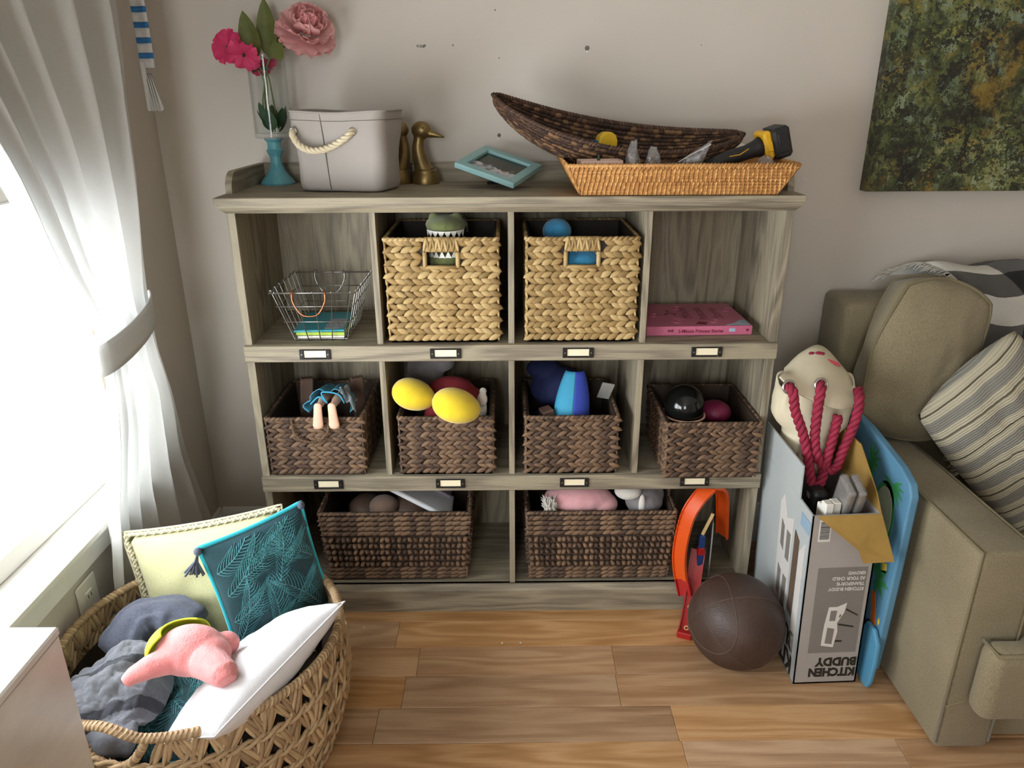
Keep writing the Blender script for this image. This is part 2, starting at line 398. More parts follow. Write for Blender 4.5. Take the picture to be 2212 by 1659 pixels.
# nail holes and anchors on the back wall
for (px, pz, s, kind) in ((-.231, 1.515, 1.3, 'scuff'), (-.148, 1.517, .6, 'hole'), (-.027, 1.486, .5, 'hole'), (.205, 1.509, 1.2, 'anchor'), (-.029, 1.292, 1.0, 'anchor'), (.826, 1.17, .5, 'chip'), (.506, 1.515, .4, 'hole'), (-.036, 1.6, .5, 'hole')):
    b = B()
    if kind == 'scuff':
        for k in range(6): b.box(px - .012 + k * .004, px - .0095 + k * .004 + random.random() * .002, YB - .0006, YB + .001, pz - .004 + random.random() * .003, pz + .002 + random.random() * .003)
        b.obj('scuff_mark', 'grey_anchor', wb)
    elif kind == 'anchor':
        M = Matrix.Translation((px, YB, pz)) @ Matrix.Rotation(PI / 2, 4, 'X')
        b.lathe([(.0001, .004), (.002 * s, .004), (.0032 * s, .003), (.0045 * s, .0008), (.006 * s, -.001)], 12, M); b.obj('wall_anchor', 'grey_anchor', wb)
        B().add([(px - .003, YB - .0008, pz - .012), (px + .003, YB - .0008, pz - .01), (px + .002, YB - .0008, pz - .004), (px - .002, YB - .0008, pz - .005)], [(0, 1, 2, 3)]).obj('plaster_chip', 'plaster_chip', wb)
    else:
        M = Matrix.Translation((px, YB, pz)) @ Matrix.Rotation(PI / 2, 4, 'X')
        b.lathe([(.0001, .0008), (.002 * s, .0012), (.0045 * s, -.0005)], 10, M); b.obj('nail_hole', 'grey_anchor' if kind == 'hole' else 'plaster_chip', wb)

# ---------------------------------------------------------------- cubby shelf
SHELF_Z = (1.1365, .8075, .437, .0861); DP = .33
sh = thing('cubby_shelf', 'wide weathered grey wood cubby shelf with black label holders', 'shelf')
def part(name, mat, par, *a, **k): return B().box(*a, **k).obj(name, mat, par)
part('top_slab', 'barnwood_x', sh, -.690, .688, -.032, .344, 1.158, 1.174, ch=.0015)
b = B()
prof = [(.683, -.026, 1.158), (.683, -.026, 1.150), (.672, -.012, 1.1365)]
b.grid([[(-x, .34, z) for x, y, z in prof], [(-x, y, z) for x, y, z in prof], [(x, y, z) for x, y, z in prof], [(x, .34, z) for x, y, z in prof]])
b.box(-.665, .665, -.008, .33, 1.1365, 1.157)
b.obj('cornice', 'barnwood_x', sh)
for s in (-1, 1):
    part('side_panel', 'barnwood_z', sh, *sorted((s * .654, s * .674)), 0, .338, 0, 1.138, ch=.0008)
    # gallery end with a rounded front corner
    o = [(.338, 1.172), (.338, 1.224)] + [(.098 - .045 * math.sin(a), 1.179 + .045 * math.cos(a)) for a in np.linspace(0, PI / 2, 9)] + [(.053, 1.172)]
    M = Matrix(((0, 0, 1, 0), (1, 0, 0, 0), (0, 1, 0, 0), (0, 0, 0, 1)))
    B().prism(o, *sorted((s * .672, s * .688)), M=M).obj('gallery_side', 'barnwood_y', sh)
part('gallery_back', 'barnwood_x', sh, -.672, .672, .322, .338, 1.172, 1.224, ch=.001)
part('back_panel', 'barnwood_z', sh, -.665, .665, .328, .338, .02, 1.15)
for x in (-.331, 0, .3315):
    for z0, z1 in ((.7575, 1.139), (.386, .80)): part('divider', 'barnwood_z', sh, x - .0075, x + .0075, .0005, .33, z0 + .03, z1, ch=.0006)
part('divider', 'barnwood_z', sh, -.0075, .0075, .0005, .33, .08, .43, ch=.0006)
for z in SHELF_Z[1:]: part('shelf_board', 'barnwood_x', sh, -.656, .656, -.002, .33, z - .018, z)
for z0, z1 in ((.7645, .8075), (.3925, .437)):
    b = B(); b.box(-.674, .674, -.012, .004, z0, z1 - .0005, .002); b.obj('rail', 'barnwood_x', sh)
b = B(); o = [(-.016, 0), (-.016, .070), (-.008, .0861), (.006, .0861), (.006, 0)]
b.prism(o, -.676, .676, M=Matrix(((0, 0, 1, 0), (1, 0, 0, 0), (0, 1, 0, 0), (0, 0, 0, 1)))); b.obj('plinth', 'barnwood_x', sh)
for z, w_ in ((.786, .0262), (.4165, .0265)):
    for x in (-.495, -.1665, .168, .4935):
        b = B(); hw, hh, y = .039, w_ / 2, -.0125
        for a0, a1, c0, c1 in ((-hw, -.0275, -hh, hh), (.0275, hw, -hh, hh), (-.0275, .0275, -hh, -hh + .005), (-.0275, .0275, hh - .003, hh)): b.box(x + a0, x + a1, y - .004, y + .0015, z + c0, z + c1, .0012)
        lh = b.obj('label_holder', 'black_metal', sh)
        part('label_card', 'ivory_card', lh, x - .028, x + .028, y - .0015, y + .001, z - hh + .004, z + hh - .0025)
        for s in (-1, 1):
            B().lathe([(.0001, .0012), (.0016, .001), (.0022, 0)], 10, Matrix.Translation((x + s * .033, y - .004, z)) @ Matrix.Rotation(PI / 2, 4, 'X')).obj('screw', 'screw_steel', lh)

# ---------------------------------------------------------------- woven baskets in the cubbies
def fibre(name, c1, c2, c3, island=.28, rough=.7):
    t = NT(name)
    g = t.n('ShaderNodeNewGeometry').outputs['Random Per Island']
    v = t.coords((60, 60, 400)); f = t.noise(v, 1.2, 4, .6)
    v2 = t.coords((1, 1, 1)); f2 = t.noise(v2, 14, 3)
    a = t.math('ADD', t.math('MULTIPLY', g, .55), t.math('ADD', t.math('MULTIPLY', f, .3), t.math('MULTIPLY', f2, .25)))
    col = t.ramp(a, [(.25, c1), (.55, c2), (.85, c3)])
    t.bump(f, .35, .001)
    return t.done(col, rough)
fibre('hyacinth_tan', '#77603a', '#a08352', '#c0a674')
fibre('hyacinth_brown', '#3a2a20', '#5b4636', '#85694f')
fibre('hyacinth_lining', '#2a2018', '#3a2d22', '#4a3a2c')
fibre('seagrass', '#8c7355', '#ab8f6c', '#c9b088')
def rect_basket(name, label, cat_group, x0, x1, yf, depth, z0, z1, rows, mats, hole=None, flare=0.0, rz=0.0, rim=.006, ropey=None):
    """rows: list of (z centre, half height, style); local origin at the front-bottom centre"""
    W, H = x1 - x0, z1 - z0
    r = thing(name, label, 'basket', ((x0 + x1) / 2, yf, z0), rz, cat_group)
    def hw(z): return W / 2 - flare * (1 - z / H)
    def yfz(z): return flare * .6 * (1 - z / H)
    th = .006; ins = .004
    def shell(h0, h1, xa=None, xb=None):
        bb = B(); return bb
    # lining: four thin walls and a bottom, set back from the strands
    b = B()
    def quad_wall(pa, pb, h0, h1, inward):
        rows_ = []
        for z in (h0, h1):
            (ax, ay), (bx, by) = pa(z), pb(z)
            rows_.append([(ax, ay, z), (bx, by, z)])
        P = np.array(rows_); b.grid(P); b.grid(P + np.array(inward) * th)
        n0 = b.n - 8
        for i, j in ((0, 1), (1, 3), (3, 2), (2, 0)): b.f.append((n0 + i, n0 + j, n0 + 4 + j, n0 + 4 + i)); b.mi.append(0)
    FL = lambda z: (-hw(z) + ins, yfz(z) + ins); FR = lambda z: (hw(z) - ins, yfz(z) + ins)
    BL = lambda z: (-hw(z) + ins, depth - yfz(z)); BR = lambda z: (hw(z) - ins, depth - yfz(z))
    if hole:
        hx, h0, h1 = hole
        quad_wall(FL, FR, 0, h0, (0, 1, 0)); quad_wall(FL, FR, h1, H, (0, 1, 0))
        quad_wall(FL, lambda z: (-hx, yfz(z) + ins), h0, h1, (0, 1, 0)); quad_wall(lambda z: (hx, yfz(z) + ins), FR, h0, h1, (0, 1, 0))
    else: quad_wall(FL, FR, 0, H, (0, 1, 0))
    quad_wall(BL, BR, 0, H, (0, -1, 0)); quad_wall(FL, BL, 0, H, (1, 0, 0)); quad_wall(FR, BR, 0, H, (-1, 0, 0))
    b.box(-hw(0) + ins, hw(0) - ins, yfz(0) + ins, depth - yfz(0), 0, .006)
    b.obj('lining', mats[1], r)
    rnd = random.Random(sum(map(ord, name)) + int(x0 * 1000))
    for zi, (z, h, style) in enumerate(rows):
        b = B(); b2 = B(); cut = hole and z + h > hole[1] - .004
        faces = [((-hw(z), yfz(z)), (hw(z), yfz(z)), (0, -1, 0)), ((hw(z), yfz(z)), (hw(z), depth), (1, 0, 0)), ((-hw(z), depth), (-hw(z), yfz(z)), (-1, 0, 0))]
        for (pa, pb, N) in faces:
            T = np.array([pb[0] - pa[0], pb[1] - pa[1], 0]); Ln = np.linalg.norm(T); T /= Ln; U = np.array([0, 0, 1.]); N = np.array(N, float)
            if style == 'plait': pitch, subs = .0215, ((h * .5, -1), (-h * .5, 1))
            elif style == 'twist': pitch, subs = .021, ((0, 1),)
            else: pitch, subs = .031, ((0, 0),)
            n = max(2, round(Ln / pitch)); p = Ln / n
            for dz, sg in subs:
                for k in range(n):
                    s_ = (k + .5 + (.25 if sg < 0 else 0) * (style == 'plait')) * p + rnd.uniform(-.1, .1) * p
                    if s_ > Ln - .003: continue
                    c = np.array([pa[0], pa[1], z + dz]) + T * s_ + U * rnd.uniform(-.06, .06) * h
                    if hole and N[1] < 0 and abs(c[0]) < hole[0] + .011 and hole[1] - .004 < c[2]: continue
                    if style == 'plait':
                        put_leaf(b2 if cut and c[0] > 0 else b, c + N * (-.001), T, U, N, sg * rnd.uniform(.34, .5), p * rnd.uniform(1.55, 1.85), h * rnd.uniform(1.0, 1.2), .0085 * rnd.uniform(.85, 1.15), -.12)
                    elif style == 'twist':
                        put_leaf(b, c, T, U, N, rnd.uniform(.18, .32), p * rnd.uniform(1.6, 1.9), h * 1.9, .010, -.1)
                    else:
                        for q in (-1, 1):
                            put_leaf(b, c + T * (q * p * .25), T, U, N, q * (.75 if (k + zi) % 2 else -.75) + rnd.uniform(-.15, .15), p * rnd.uniform(.60, .70), h * rnd.uniform(1.15, 1.4), .023 * rnd.uniform(.85, 1.15), 0)
            if style == 'knob':
                b.tube([tuple(np.array([pa[0], pa[1], z - h]) + T * q * Ln - N * .004) for q in np.linspace(0, 1, 8)], .0024, 5)
        if b2.n: b2.obj('plait', mats[0], r, smooth=True)
        b.obj({'plait': 'plait', 'twist': 'twisted_row', 'knob': 'knotted_row'}[style], mats[0], r, smooth=True)
    # rim wound with strands
    b = B(); z = H
    loop = [(-hw(z), yfz(z)), (hw(z), yfz(z)), (hw(z), depth), (-hw(z), depth)]
    for i in range(4):
        pa, pb = loop[i], loop[(i + 1) % 4]; T = np.array([pb[0] - pa[0], pb[1] - pa[1], 0]); Ln = np.linalg.norm(T); T /= Ln
        N = np.array([T[1], -T[0], 0]); n = max(3, round(Ln / .013))
        b.tube([(pa[0], pa[1], z - .002), (pb[0], pb[1], z - .002)], rim * .75, 7)
        for k in range(n):
            c = np.array([pa[0], pa[1], z - .002]) + T * (k + .5) * Ln / n
            put_leaf(b, c, T, np.array([0, 0, 1.]), N, rnd.uniform(.25, .6), .022, rim * 1.7, rim * 2.0, 0)
    b.obj('rim', mats[0], r, smooth=True)
    if hole:
        b = B(); hx, h0, h1 = hole; n = 12
        b.box(-hx - .006, hx + .006, -.004, .004, h1, H + .004, .003)
        for k in range(n):
            x = -hx - .006 + (k + .5) * (2 * hx + .012) / n
            put_leaf(b, np.array([x, -.004, (h1 + H) / 2 + .002]), np.array([1., 0, 0]), np.array([0, 0, 1.]), np.array([0, -1., 0]), PI / 2 + (.22 if k % 2 else -.22), (H - h1) * 1.25, .0085, .007)
        b.obj('handle_wrap', mats[0], r, smooth=True)
        b = B(); hx, h0, h1 = hole
        b.tube([(-hx - .004, -.002, h0 - .003), (hx + .004, -.002, h0 - .003)], .005, 6); b.tube([(-hx - .004, -.002, h0 - .003), (-hx - .004, -.002, h1)], .0055, 6); b.tube([(hx + .004, -.002, h0 - .003), (hx + .004, -.002, h1)], .0055, 6)
        b.obj('handle_edge', mats[0], r, smooth=True)
    return r
TAN = ('hyacinth_tan', 'hyacinth_lining'); BRN = ('hyacinth_brown', 'hyacinth_lining')
def even(H, n, style='plait', z0=0.0): return [(z0 + (i + .5) * (H - z0) / n, (H - z0) / n / 2, style) for i in range(n)]
H1 = .264
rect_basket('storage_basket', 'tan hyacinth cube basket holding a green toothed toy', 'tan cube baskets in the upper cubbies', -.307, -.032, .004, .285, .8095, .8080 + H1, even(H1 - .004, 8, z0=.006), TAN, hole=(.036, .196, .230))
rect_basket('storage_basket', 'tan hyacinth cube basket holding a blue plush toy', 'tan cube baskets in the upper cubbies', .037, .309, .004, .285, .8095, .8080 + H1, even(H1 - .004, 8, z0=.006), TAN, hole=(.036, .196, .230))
H2 = .170
DARK = 'dark brown hyacinth bins in the middle cubbies'
bA = rect_basket('storage_basket', 'dark hyacinth bin with doll feet hanging over its edge', DARK, -.645, -.394, -.006, .275, .4390, .4372 + H2, even(H2 - .004, 6, z0=.006), BRN, flare=.002)
bB = rect_basket('storage_basket', 'dark hyacinth bin under the yellow plush slippers', DARK, -.298, -.050, -.005, .275, .4390, .4372 + H2, even(H2 - .004, 6, z0=.006), BRN)
bC = rect_basket('storage_basket', 'dark hyacinth bin holding the blue sun hat', DARK, .036, .280, -.006, .275, .4390, .4372 + H2, even(H2 - .004, 6, z0=.006), BRN)
bD = rect_basket('storage_basket', 'dark hyacinth bin sticking out over the rail with a black ball inside', DARK, .400, .648, -.040, .275, .4390, .4372 + .163, even(.159, 6, z0=.006), BRN, flare=.004)
H3 = .226
bigrows = [(.0115, .0075, 'twist'), (.023, .0075, 'twist'), (.037, .0075, 'twist')] + [(.055 + i * .0205, .0105, 'knob') for i in range(5)] + [(.158 + i * .0162, .008, 'twist') for i in range(4)]
LOW = 'wide dark hyacinth baskets in the bottom cubbies'
bL = rect_basket('storage_basket', 'wide dark hyacinth basket holding a white and blue play tray', LOW, -.538, -.118, .008, .28, .0880, .0865 + H3, bigrows, BRN, flare=.016)
bR = rect_basket('storage_basket', 'wide dark hyacinth basket beside the orange track, pink plush inside', LOW, .040, .456, .006, .28, .0880, .0865 + H3, bigrows, BRN, flare=.012)
# loose ring handle on the bin with the doll
b = B(); rope(b, [(-.055, -.008, .165), (-.052, -.011, .135), (-.035, -.014, .112), (-.008, -.015, .106), (.02, -.014, .112), (.038, -.011, .135), (.042, -.008, .16)], .0035, 2, 14, 6)
b.obj('loop_handle', 'hyacinth_brown', bA, smooth=True)
for bb_, w_ in ((bL, .2), (bR, .2)):
    for s in (-1, 1):
        b = B(); rope(b, spline([(s * .203, .09, .215), (s * .208, .095, .255), (s * .212, .13, .268), (s * .208, .165, .255), (s * .203, .17, .215)], 5), .0045, 2, 8, 6)
        b.obj('loop_handle', 'hyacinth_brown', bb_, smooth=True)
# ---------------------------------------------------------------- things on top of the shelf
ZT = 1.1742
plain('teal_glass', '#62b3c1', '#7cc5cf', 30, .35, **{'Transmission Weight': .35})
t = NT('clear_glass'); tr = t.n('ShaderNodeBsdfTransparent', {0: (.97, .985, .98, 1)}); gl = t.n('ShaderNodeBsdfGlossy', {'Roughness': .03})
lw = t.n('ShaderNodeLayerWeight', {'Blend': .5}); fz = t.math('ADD', t.math('MULTIPLY', t.math('POWER', lw.outputs['Facing'], 3.0), .75), .018)
mx = t.n('ShaderNodeMixShader', {0: fz, 1: tr.outputs[0], 2: gl.outputs[0]}); t.l(mx.outputs[0], t.out.inputs[0]); t.done()
t = NT('clear_plastic'); tr = t.n('ShaderNodeBsdfTransparent', {0: (.93, .93, .93, 1)}); gl = t.n('ShaderNodeBsdfGlossy', {'Roughness': .12}); df = t.n('ShaderNodeBsdfDiffuse', {0: (.7, .7, .7, 1)})
lw = t.n('ShaderNodeLayerWeight', {'Blend': .4}); m1 = t.n('ShaderNodeMixShader', {0: t.math('ADD', t.math('MULTIPLY', lw.outputs['Facing'], .4), .12), 1: tr.outputs[0], 2: gl.outputs[0]})
m2 = t.n('ShaderNodeMixShader', {0: .12, 1: m1.outputs[0], 2: df.outputs[0]}); t.l(m2.outputs[0], t.out.inputs[0])
bp = t.n('ShaderNodeBump', {'Height': t.noise(t.coords(), 45, 4), 'Strength': .8, 'Distance': .01}); t.l(bp.outputs[0], gl.inputs['Normal']); t.done()
def petal_mat(name, c1, c2, rough=.55):
    t = NT(name); f = t.noise(t.coords(), 30, 3)
    df = t.ramp(f, [(.3, c1), (.7, c2)]); t.l(df, t.b.inputs['Base Color']); tl = t.n('ShaderNodeBsdfTranslucent', {0: df})
    m = t.n('ShaderNodeMixShader', {0: .3, 1: t.b.outputs[0], 2: tl.outputs[0]}); t.l(m.outputs[0], t.out.inputs[0]); return t.done(None, rough)
petal_mat('petal_pale', '#efb4b3', '#f7cbc9'); petal_mat('petal_core', '#e79a9d', '#f0b2b2'); petal_mat('petal_hot', '#d22b63', '#e8507f')
petal_mat('leaf_olive', '#5c6530', '#717a3d'); petal_mat('leaf_dark', '#27452c', '#3a5c3c')
plain('stem_green', '#55632f', '#6b7743', 40, .6)
plain('canvas_grey', '#a8a19a', '#a19a93', 6, .85, .3, 700)
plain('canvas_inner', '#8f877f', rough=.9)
plain('cotton_rope', '#dccfb4', '#cdbf9f', 60, .8, .3, 500)
plain('nickel', '#b9b6ae', rough=.3, metal=.9)
plain('seam_thread', '#6d665f', rough=.9)
plain('old_brass', '#6f5d3c', '#8d7648', 22, .38, .1, 90, metal=.75)
# candle holder
VX, VY = -.621, .268
o = thing('candle_holder', 'frosted teal glass candle holder carrying the glass vase', 'candle holder', (VX, VY, ZT))
pr_ = [(.0001, 0), (.045, 0), (.046, .004), (.041, .012), (.031, .022), (.0225, .034), (.0165, .05), (.0145, .062), (.0155, .072), (.0205, .080), (.0225, .086), (.019, .089), (.0175, .096), (.0185, .107), (.0245, .1135), (.0245, .117), (.0001, .117)]
B().lathe(pr_, 12).obj('holder_body', 'teal_glass', o, smooth=True, angle=25)
# glass vase
o = thing('glass_vase', 'clear glass cylinder vase with the artificial flowers', 'vase', (VX + .002, VY, ZT + .1172))
b = B(); R = .0475
b.lathe([(.0001, 0), (R - .003, 0), (R, .003), (R, .2), (R - .0022, .2), (R - .0026, .012), (.0001, .010)], 40); b.obj('glass_body', 'clear_glass', o, smooth=True, angle=40)
zv = ZT + .1172
# petals
def petal_mesh(name, w, h, cup, ruff, mat, seed=0, n=9, notch=.0, tip=.6, thick=.0):
    b = B(); rows = []
    for i in range(n):
        v = i / (n - 1); ww = w / 2 * (math.sin(PI * (.12 + .88 * v) ** tip * .62) + .02) if tip else w / 2 * v
        row = []
        for j in range(n):
            u = -1 + 2 * j / (n - 1)
            y = h * v * (1 - .12 * u * u * v) - notch * h * max(0, 1 - abs(u) * 3) * v ** 6
            z = cup * (v ** 2) + cup * .5 * u * u * v + ruff * math.sin(u * 7 + seed * 2.1) * v ** 3 + ruff * .6 * math.sin(u * 13 + seed) * v ** 4
            row.append((ww * u, y, z))
        rows.append(row)
    b.grid(rows)
    me = b.obj(name, mat, None, smooth=True); return me
def place_parts(src, parent, mats):
    for i, M in enumerate(mats):
        c = src if i == 0 else src.copy()
        if i: COL.objects.link(c)
        c.parent = parent; c.matrix_local = M
def aim(p, d, spin=0, up=(0, 0, 1)):
    """local y points along d, local z = facing"""
    y = Vector(d).normalized(); x = y.cross(Vector(up)); x = x.normalized() if x.length > 1e-4 else Vector((1, 0, 0)); z = x.cross(y)
    M = Matrix((x, y, z)).transposed().to_4x4(); M.translation = p
    return M @ Matrix.Rotation(spin, 4, 'Y')
# peony: rings of petals round an axis that faces up, right and a little to the room
pe = thing('artificial_peony', 'pale pink artificial peony with large ruffled bloom', 'flower', (VX, VY, zv + .012))
hc = Vector((.112, .0, .243)); ax = Vector((.35, -.55, .76)).normalized()
Q = ax.to_track_quat('Z', 'Y').to_matrix().to_4x4()
k = 0
for ring, (cnt, rad, tilt, w_, h_, cup, mt, off) in enumerate(((7, .010, .25, .038, .036, .016, 'petal_core', .022), (9, .018, .5, .05, .044, .016, 'petal_core', .012), (10, .024, .85, .062, .052, .012, 'petal_pale', .004), (11, .026, 1.25, .07, .056, .008, 'petal_pale', -.006), (10, .022, 1.6, .074, .062, .004, 'petal_pale', -.014))):
    for var in range(2):
        src = petal_mesh('petal', w_, h_, cup * (1 if var else .7), .005, mt, ring * 2 + var, 10, .1)
        Ms = []
        for i in range(var, cnt, 2):
            a = 2 * PI * (i + .5 * (ring % 2)) / cnt + random.uniform(-.1, .1)
            tl = tilt + random.uniform(-.12, .12)
            d = Vector((math.cos(a) * math.sin(tl), math.sin(a) * math.sin(tl), math.cos(tl)))
            inward = Vector((-math.cos(a) * math.cos(tl), -math.sin(a) * math.cos(tl), math.sin(tl)))
            x = d.cross(inward); M = Matrix((x, d, inward)).transposed().to_4x4()
            M.translation = (math.cos(a) * rad * .6, math.sin(a) * rad * .6, off)
            Ms.append(Matrix.Translation(hc) @ Q @ M)
        place_parts(src, pe, Ms)
b = B(); b.tube(spline([(.0, .0, .003), (-.012, .004, .06), (-.004, .0, .13), (.022, .0, .19), tuple(hc - ax * .018)], 6), .0026, 7); b.obj('stem', 'stem_green', pe, smooth=True)
def leaf_part(par, p, d, w, h, mat, cup=.01, up=(0, -1, .3), spin=0):
    b = B(); n = 9; rows = []
    for i in range(n):
        v = i / (n - 1); ww = w / 2 * math.sin(PI * min(1, v ** .8)) ** .8 + .0004
        rows.append([(ww * u, h * v, cup * v * v + .25 * ww * abs(u)) for u in np.linspace(-1, 1, 7)])
    b.grid(rows); o = b.obj('leaf', mat, par, smooth=True); o.matrix_local = aim(p, d, spin, up); return o
leaf_part(pe, (-.018, -.012, .175), (-.18, -.05, 1), .05, .115, 'leaf_olive', -.006)
leaf_part(pe, (.012, .004, .18), (-.02, .15, 1), .05, .14, 'leaf_olive', .01)
leaf_part(pe, (.035, -.03, .215), (.45, -.3, -1), .036, .052, 'leaf_olive', .006)
leaf_part(pe, (.02, .01, .2), (.5, .2, .9), .03, .06, 'leaf_olive', .006)
# hot pink stem with two open blooms and a bud
hb = thing('artificial_geranium', 'hot pink artificial flower stem with open five-petal blooms', 'flower', (VX, VY, zv + .012))
for (c, axv, rr, sd) in (((-.078, -.028, .204), (-.25, -.9, .28), .043, 1), ((-.034, -.052, .187), (-.1, -.75, -.62), .042, 5), ((-.012, .022, .165), (.2, .5, -.6), .034, 9)):
    axv = Vector(axv).normalized(); Q = axv.to_track_quat('Z', 'Y').to_matrix().to_4x4()
    src = petal_mesh('petal', rr * 1.05, rr, -.006, .004, 'petal_hot', sd, 9, .06, .8); Ms = []
    for i in range(5):
        a = 2 * PI * i / 5 + sd; tl = 1.2
        d = Vector((math.cos(a) * math.sin(tl), math.sin(a) * math.sin(tl), math.cos(tl))); inw = Vector((-math.cos(a) * math.cos(tl), -math.sin(a) * math.cos(tl), math.sin(tl)))
        M = Matrix((d.cross(inw), d, inw)).transposed().to_4x4(); Ms.append(Matrix.Translation(c) @ Q @ M)
    place_parts(src, hb, Ms)
    b = B(); b.ball((0, 0, .003), (.004, .004, .007), 8, 6, M=Matrix.Translation(c) @ Q); b.obj('bloom_heart', 'leaf_dark', hb, smooth=True)
    b = B(); b.tube(spline([(-.004 + sd * .002, -.012 + sd * .003, .003), (-.018 + sd * .003, -.01 + sd * .002, .07), (-.012 + sd * .002, -.006, .14), tuple(Vector(c) - axv * .004)], 6), .0019, 6); b.obj('stem', 'stem_green', hb, smooth=True)
for k in range(9):
    a = k * 2.4; leaf_part(hb, (.004 + .012 * math.cos(a), .012 * math.sin(a), .002 + .003 * k), (.5 * math.cos(a), .5 * math.sin(a), 1), .03, .05 + .004 * (k % 4), 'leaf_dark', .004, (math.cos(a), math.sin(a), -.3))
for k in range(10):
    a = k * 2.1; leaf_part(hb, (-.014, -.012, .158), (math.cos(a), .5 * math.sin(a), .2 * math.sin(a * 3) - .2), .008, .03, 'leaf_dark', .002)
# fabric storage bin with rope handle
RB = -.20
bn = thing('fabric_bin', 'grey canvas storage bin with twisted rope handle', 'storage bin', (-.418, .052, ZT + .001), RB)
def rrect(hw, hd, r, n=6, bul=0.0):
    P = []
    for cx, cy, a0 in ((hw - r, hd - r, 0), (-hw + r, hd - r, PI / 2), (-hw + r, -hd + r, PI), (hw - r, -hd + r, 1.5 * PI)):
        P += [(cx + r * math.cos(a0 + PI / 2 * k / n), cy + r * math.sin(a0 + PI / 2 * k / n)) for k in range(n + 1)]
    out = []
    for i, (x, y) in enumerate(P):
        nx, ny = P[(i + 1) % len(P)]; m = 5 if math.hypot(nx - x, ny - y) > .05 else 1
        out += [(x + (nx - x) * q / m, y + (ny - y) * q / m) for q in range(m)]
    return [(x, y - bul * (1 - (x / hw) ** 2) * (y < 0)) for x, y in out]
BW, BD, BH = .120, .078, .186
def binring(z, dx=0.0, ins=0):
    f = z / BH; w = BW - .010 + .012 * f - ins; d = BD - .006 + .006 * f - ins
    return [(x + .003 * math.sin(z * 40 + y * 30), y + .09 + .003 * math.sin(x * 30 + z * 25) * f, z - (.006 * (1 - abs(x) / BW) * f ** 4)) for x, y in rrect(w, d, .032 - ins * .5)]
b = B(); zs = [0, .002, .008, .02] + [BH * q for q in np.linspace(.2, 1, 9)]
rows = [binring(z, ins=(.012 if i == 0 else .005 if i == 1 else .0015 if i == 2 else 0)) for i, z in enumerate(zs)]
b.grid(rows, cv=True); n_ = len(rows[0]); b.f.append(tuple(range(n_))[::-1]); b.mi.append(0)
b.obj('bin_body', 'canvas_grey', bn, smooth=True)
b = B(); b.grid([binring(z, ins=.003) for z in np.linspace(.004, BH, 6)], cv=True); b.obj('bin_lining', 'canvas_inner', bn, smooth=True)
b = B(); b.tube(binring(BH), .0026, 6, closed=True); b.obj('hem_edge', 'canvas_grey', bn, smooth=True)
b = B(); r_ = binring(BH - .02, ins=-.0008); b.tube(r_, .0006, 4, closed=True); b.obj('hem_stitch', 'seam_thread', bn)
sx = -.035
b = B(); b.tube([(sx + .012 * (1 - q), .09 - (BD - .006 + .006 * q) - .0006, BH * q) for q in np.linspace(.03, .985, 10)], .0011, 5); b.obj('seam', 'seam_thread', bn, smooth=True)
gx = (-.105, .045); gz = .140; gy = .09 - BD - .0005
for x in gx:
    M = Matrix.Translation((x, gy, gz)) @ Matrix.Rotation(PI / 2, 4, 'X')
    B().lathe([(.0062, .0), (.0066, .0018), (.0085, .0022), (.0100, .0004)], 20, M).obj('grommet', 'nickel', bn, smooth=True)
b = B(); rope(b, spline([(gx[0], gy + .006, gz), (gx[0] + .001, gy - .008, gz - .006), (gx[0] + .018, gy - .014, gz - .03), (gx[0] + .05, gy - .014, gz - .043), (gx[0] + .095, gy - .014, gz - .036), (gx[1] - .014, gy - .012, gz - .014), (gx[1], gy - .006, gz - .001), (gx[1] + .001, gy + .006, gz)], 6), .0085, 3, 5.5, 8)
b.obj('rope_handle', 'cotton_rope', bn, smooth=True)
# brass duck bookends
def duck(name, label, loc, rz):
    r = thing(name, label, 'bookend', loc, rz, 'brass duck head bookends')
    b = B(); b.lathe([(.0001, 0), (.0362, 0), (.0366, .004), (.0358, .014), (.033, .026), (.031, .030), (.0315, .034), (.029, .037), (.001, .040)], 32); b.obj('base', 'old_brass', r, smooth=True, angle=50)
    b = B(); b.tube(spline([(-.002, 0, .030), (-.012, 0, .06), (-.017, 0, .09), (-.014, 0, .115), (-.011, 0, .13)], 5), [.0275 + (.0145 - .0275) * min(1, (i / 13)) ** .7 for i in range(21)], 20)
    b.ball((-.007, 0, .135), (.0265, .0195, .023), 20, 14); b.ball((.007, 0, .130), (.016, .014, .013), 16, 10)
    o = b.obj('neck', 'old_brass', r, smooth=True); mods(o, remesh=.0022, smooth=6)
    b = B(); rows = []
    for i in range(10):
        q = i / 9; x = .013 + .040 * q; w = .0115 - .004 * q + .0015 * math.sin(q * PI); h = .0095 * (1 - q) ** 1.2 + .0028; zc = .1285 - .010 * q
        if i == 9: w *= .5; h *= .6
        rows.append([(x, w * math.cos(a), zc + h * math.sin(a)) for a in np.linspace(0, 2 * PI, 12, endpoint=False)])
    b.grid(rows, cv=True); b.f.append(tuple(range(b.n - 12, b.n))); b.mi.append(0); b.obj('bill', 'old_brass', r, smooth=True)
    for s in (-1, 1): B().ball((.001, s * .0178, .142), .0028, 8, 6).obj('eye', 'old_brass', r, smooth=True)
    return r
duck('duck_bookend', 'brass duck head bookend with its bill free beside the picture frame', (-.225, .262, ZT), -.12)
duck('duck_bookend', 'brass duck head bookend half hidden behind the canvas bin', (-.2985, .271, ZT), PI + .12)
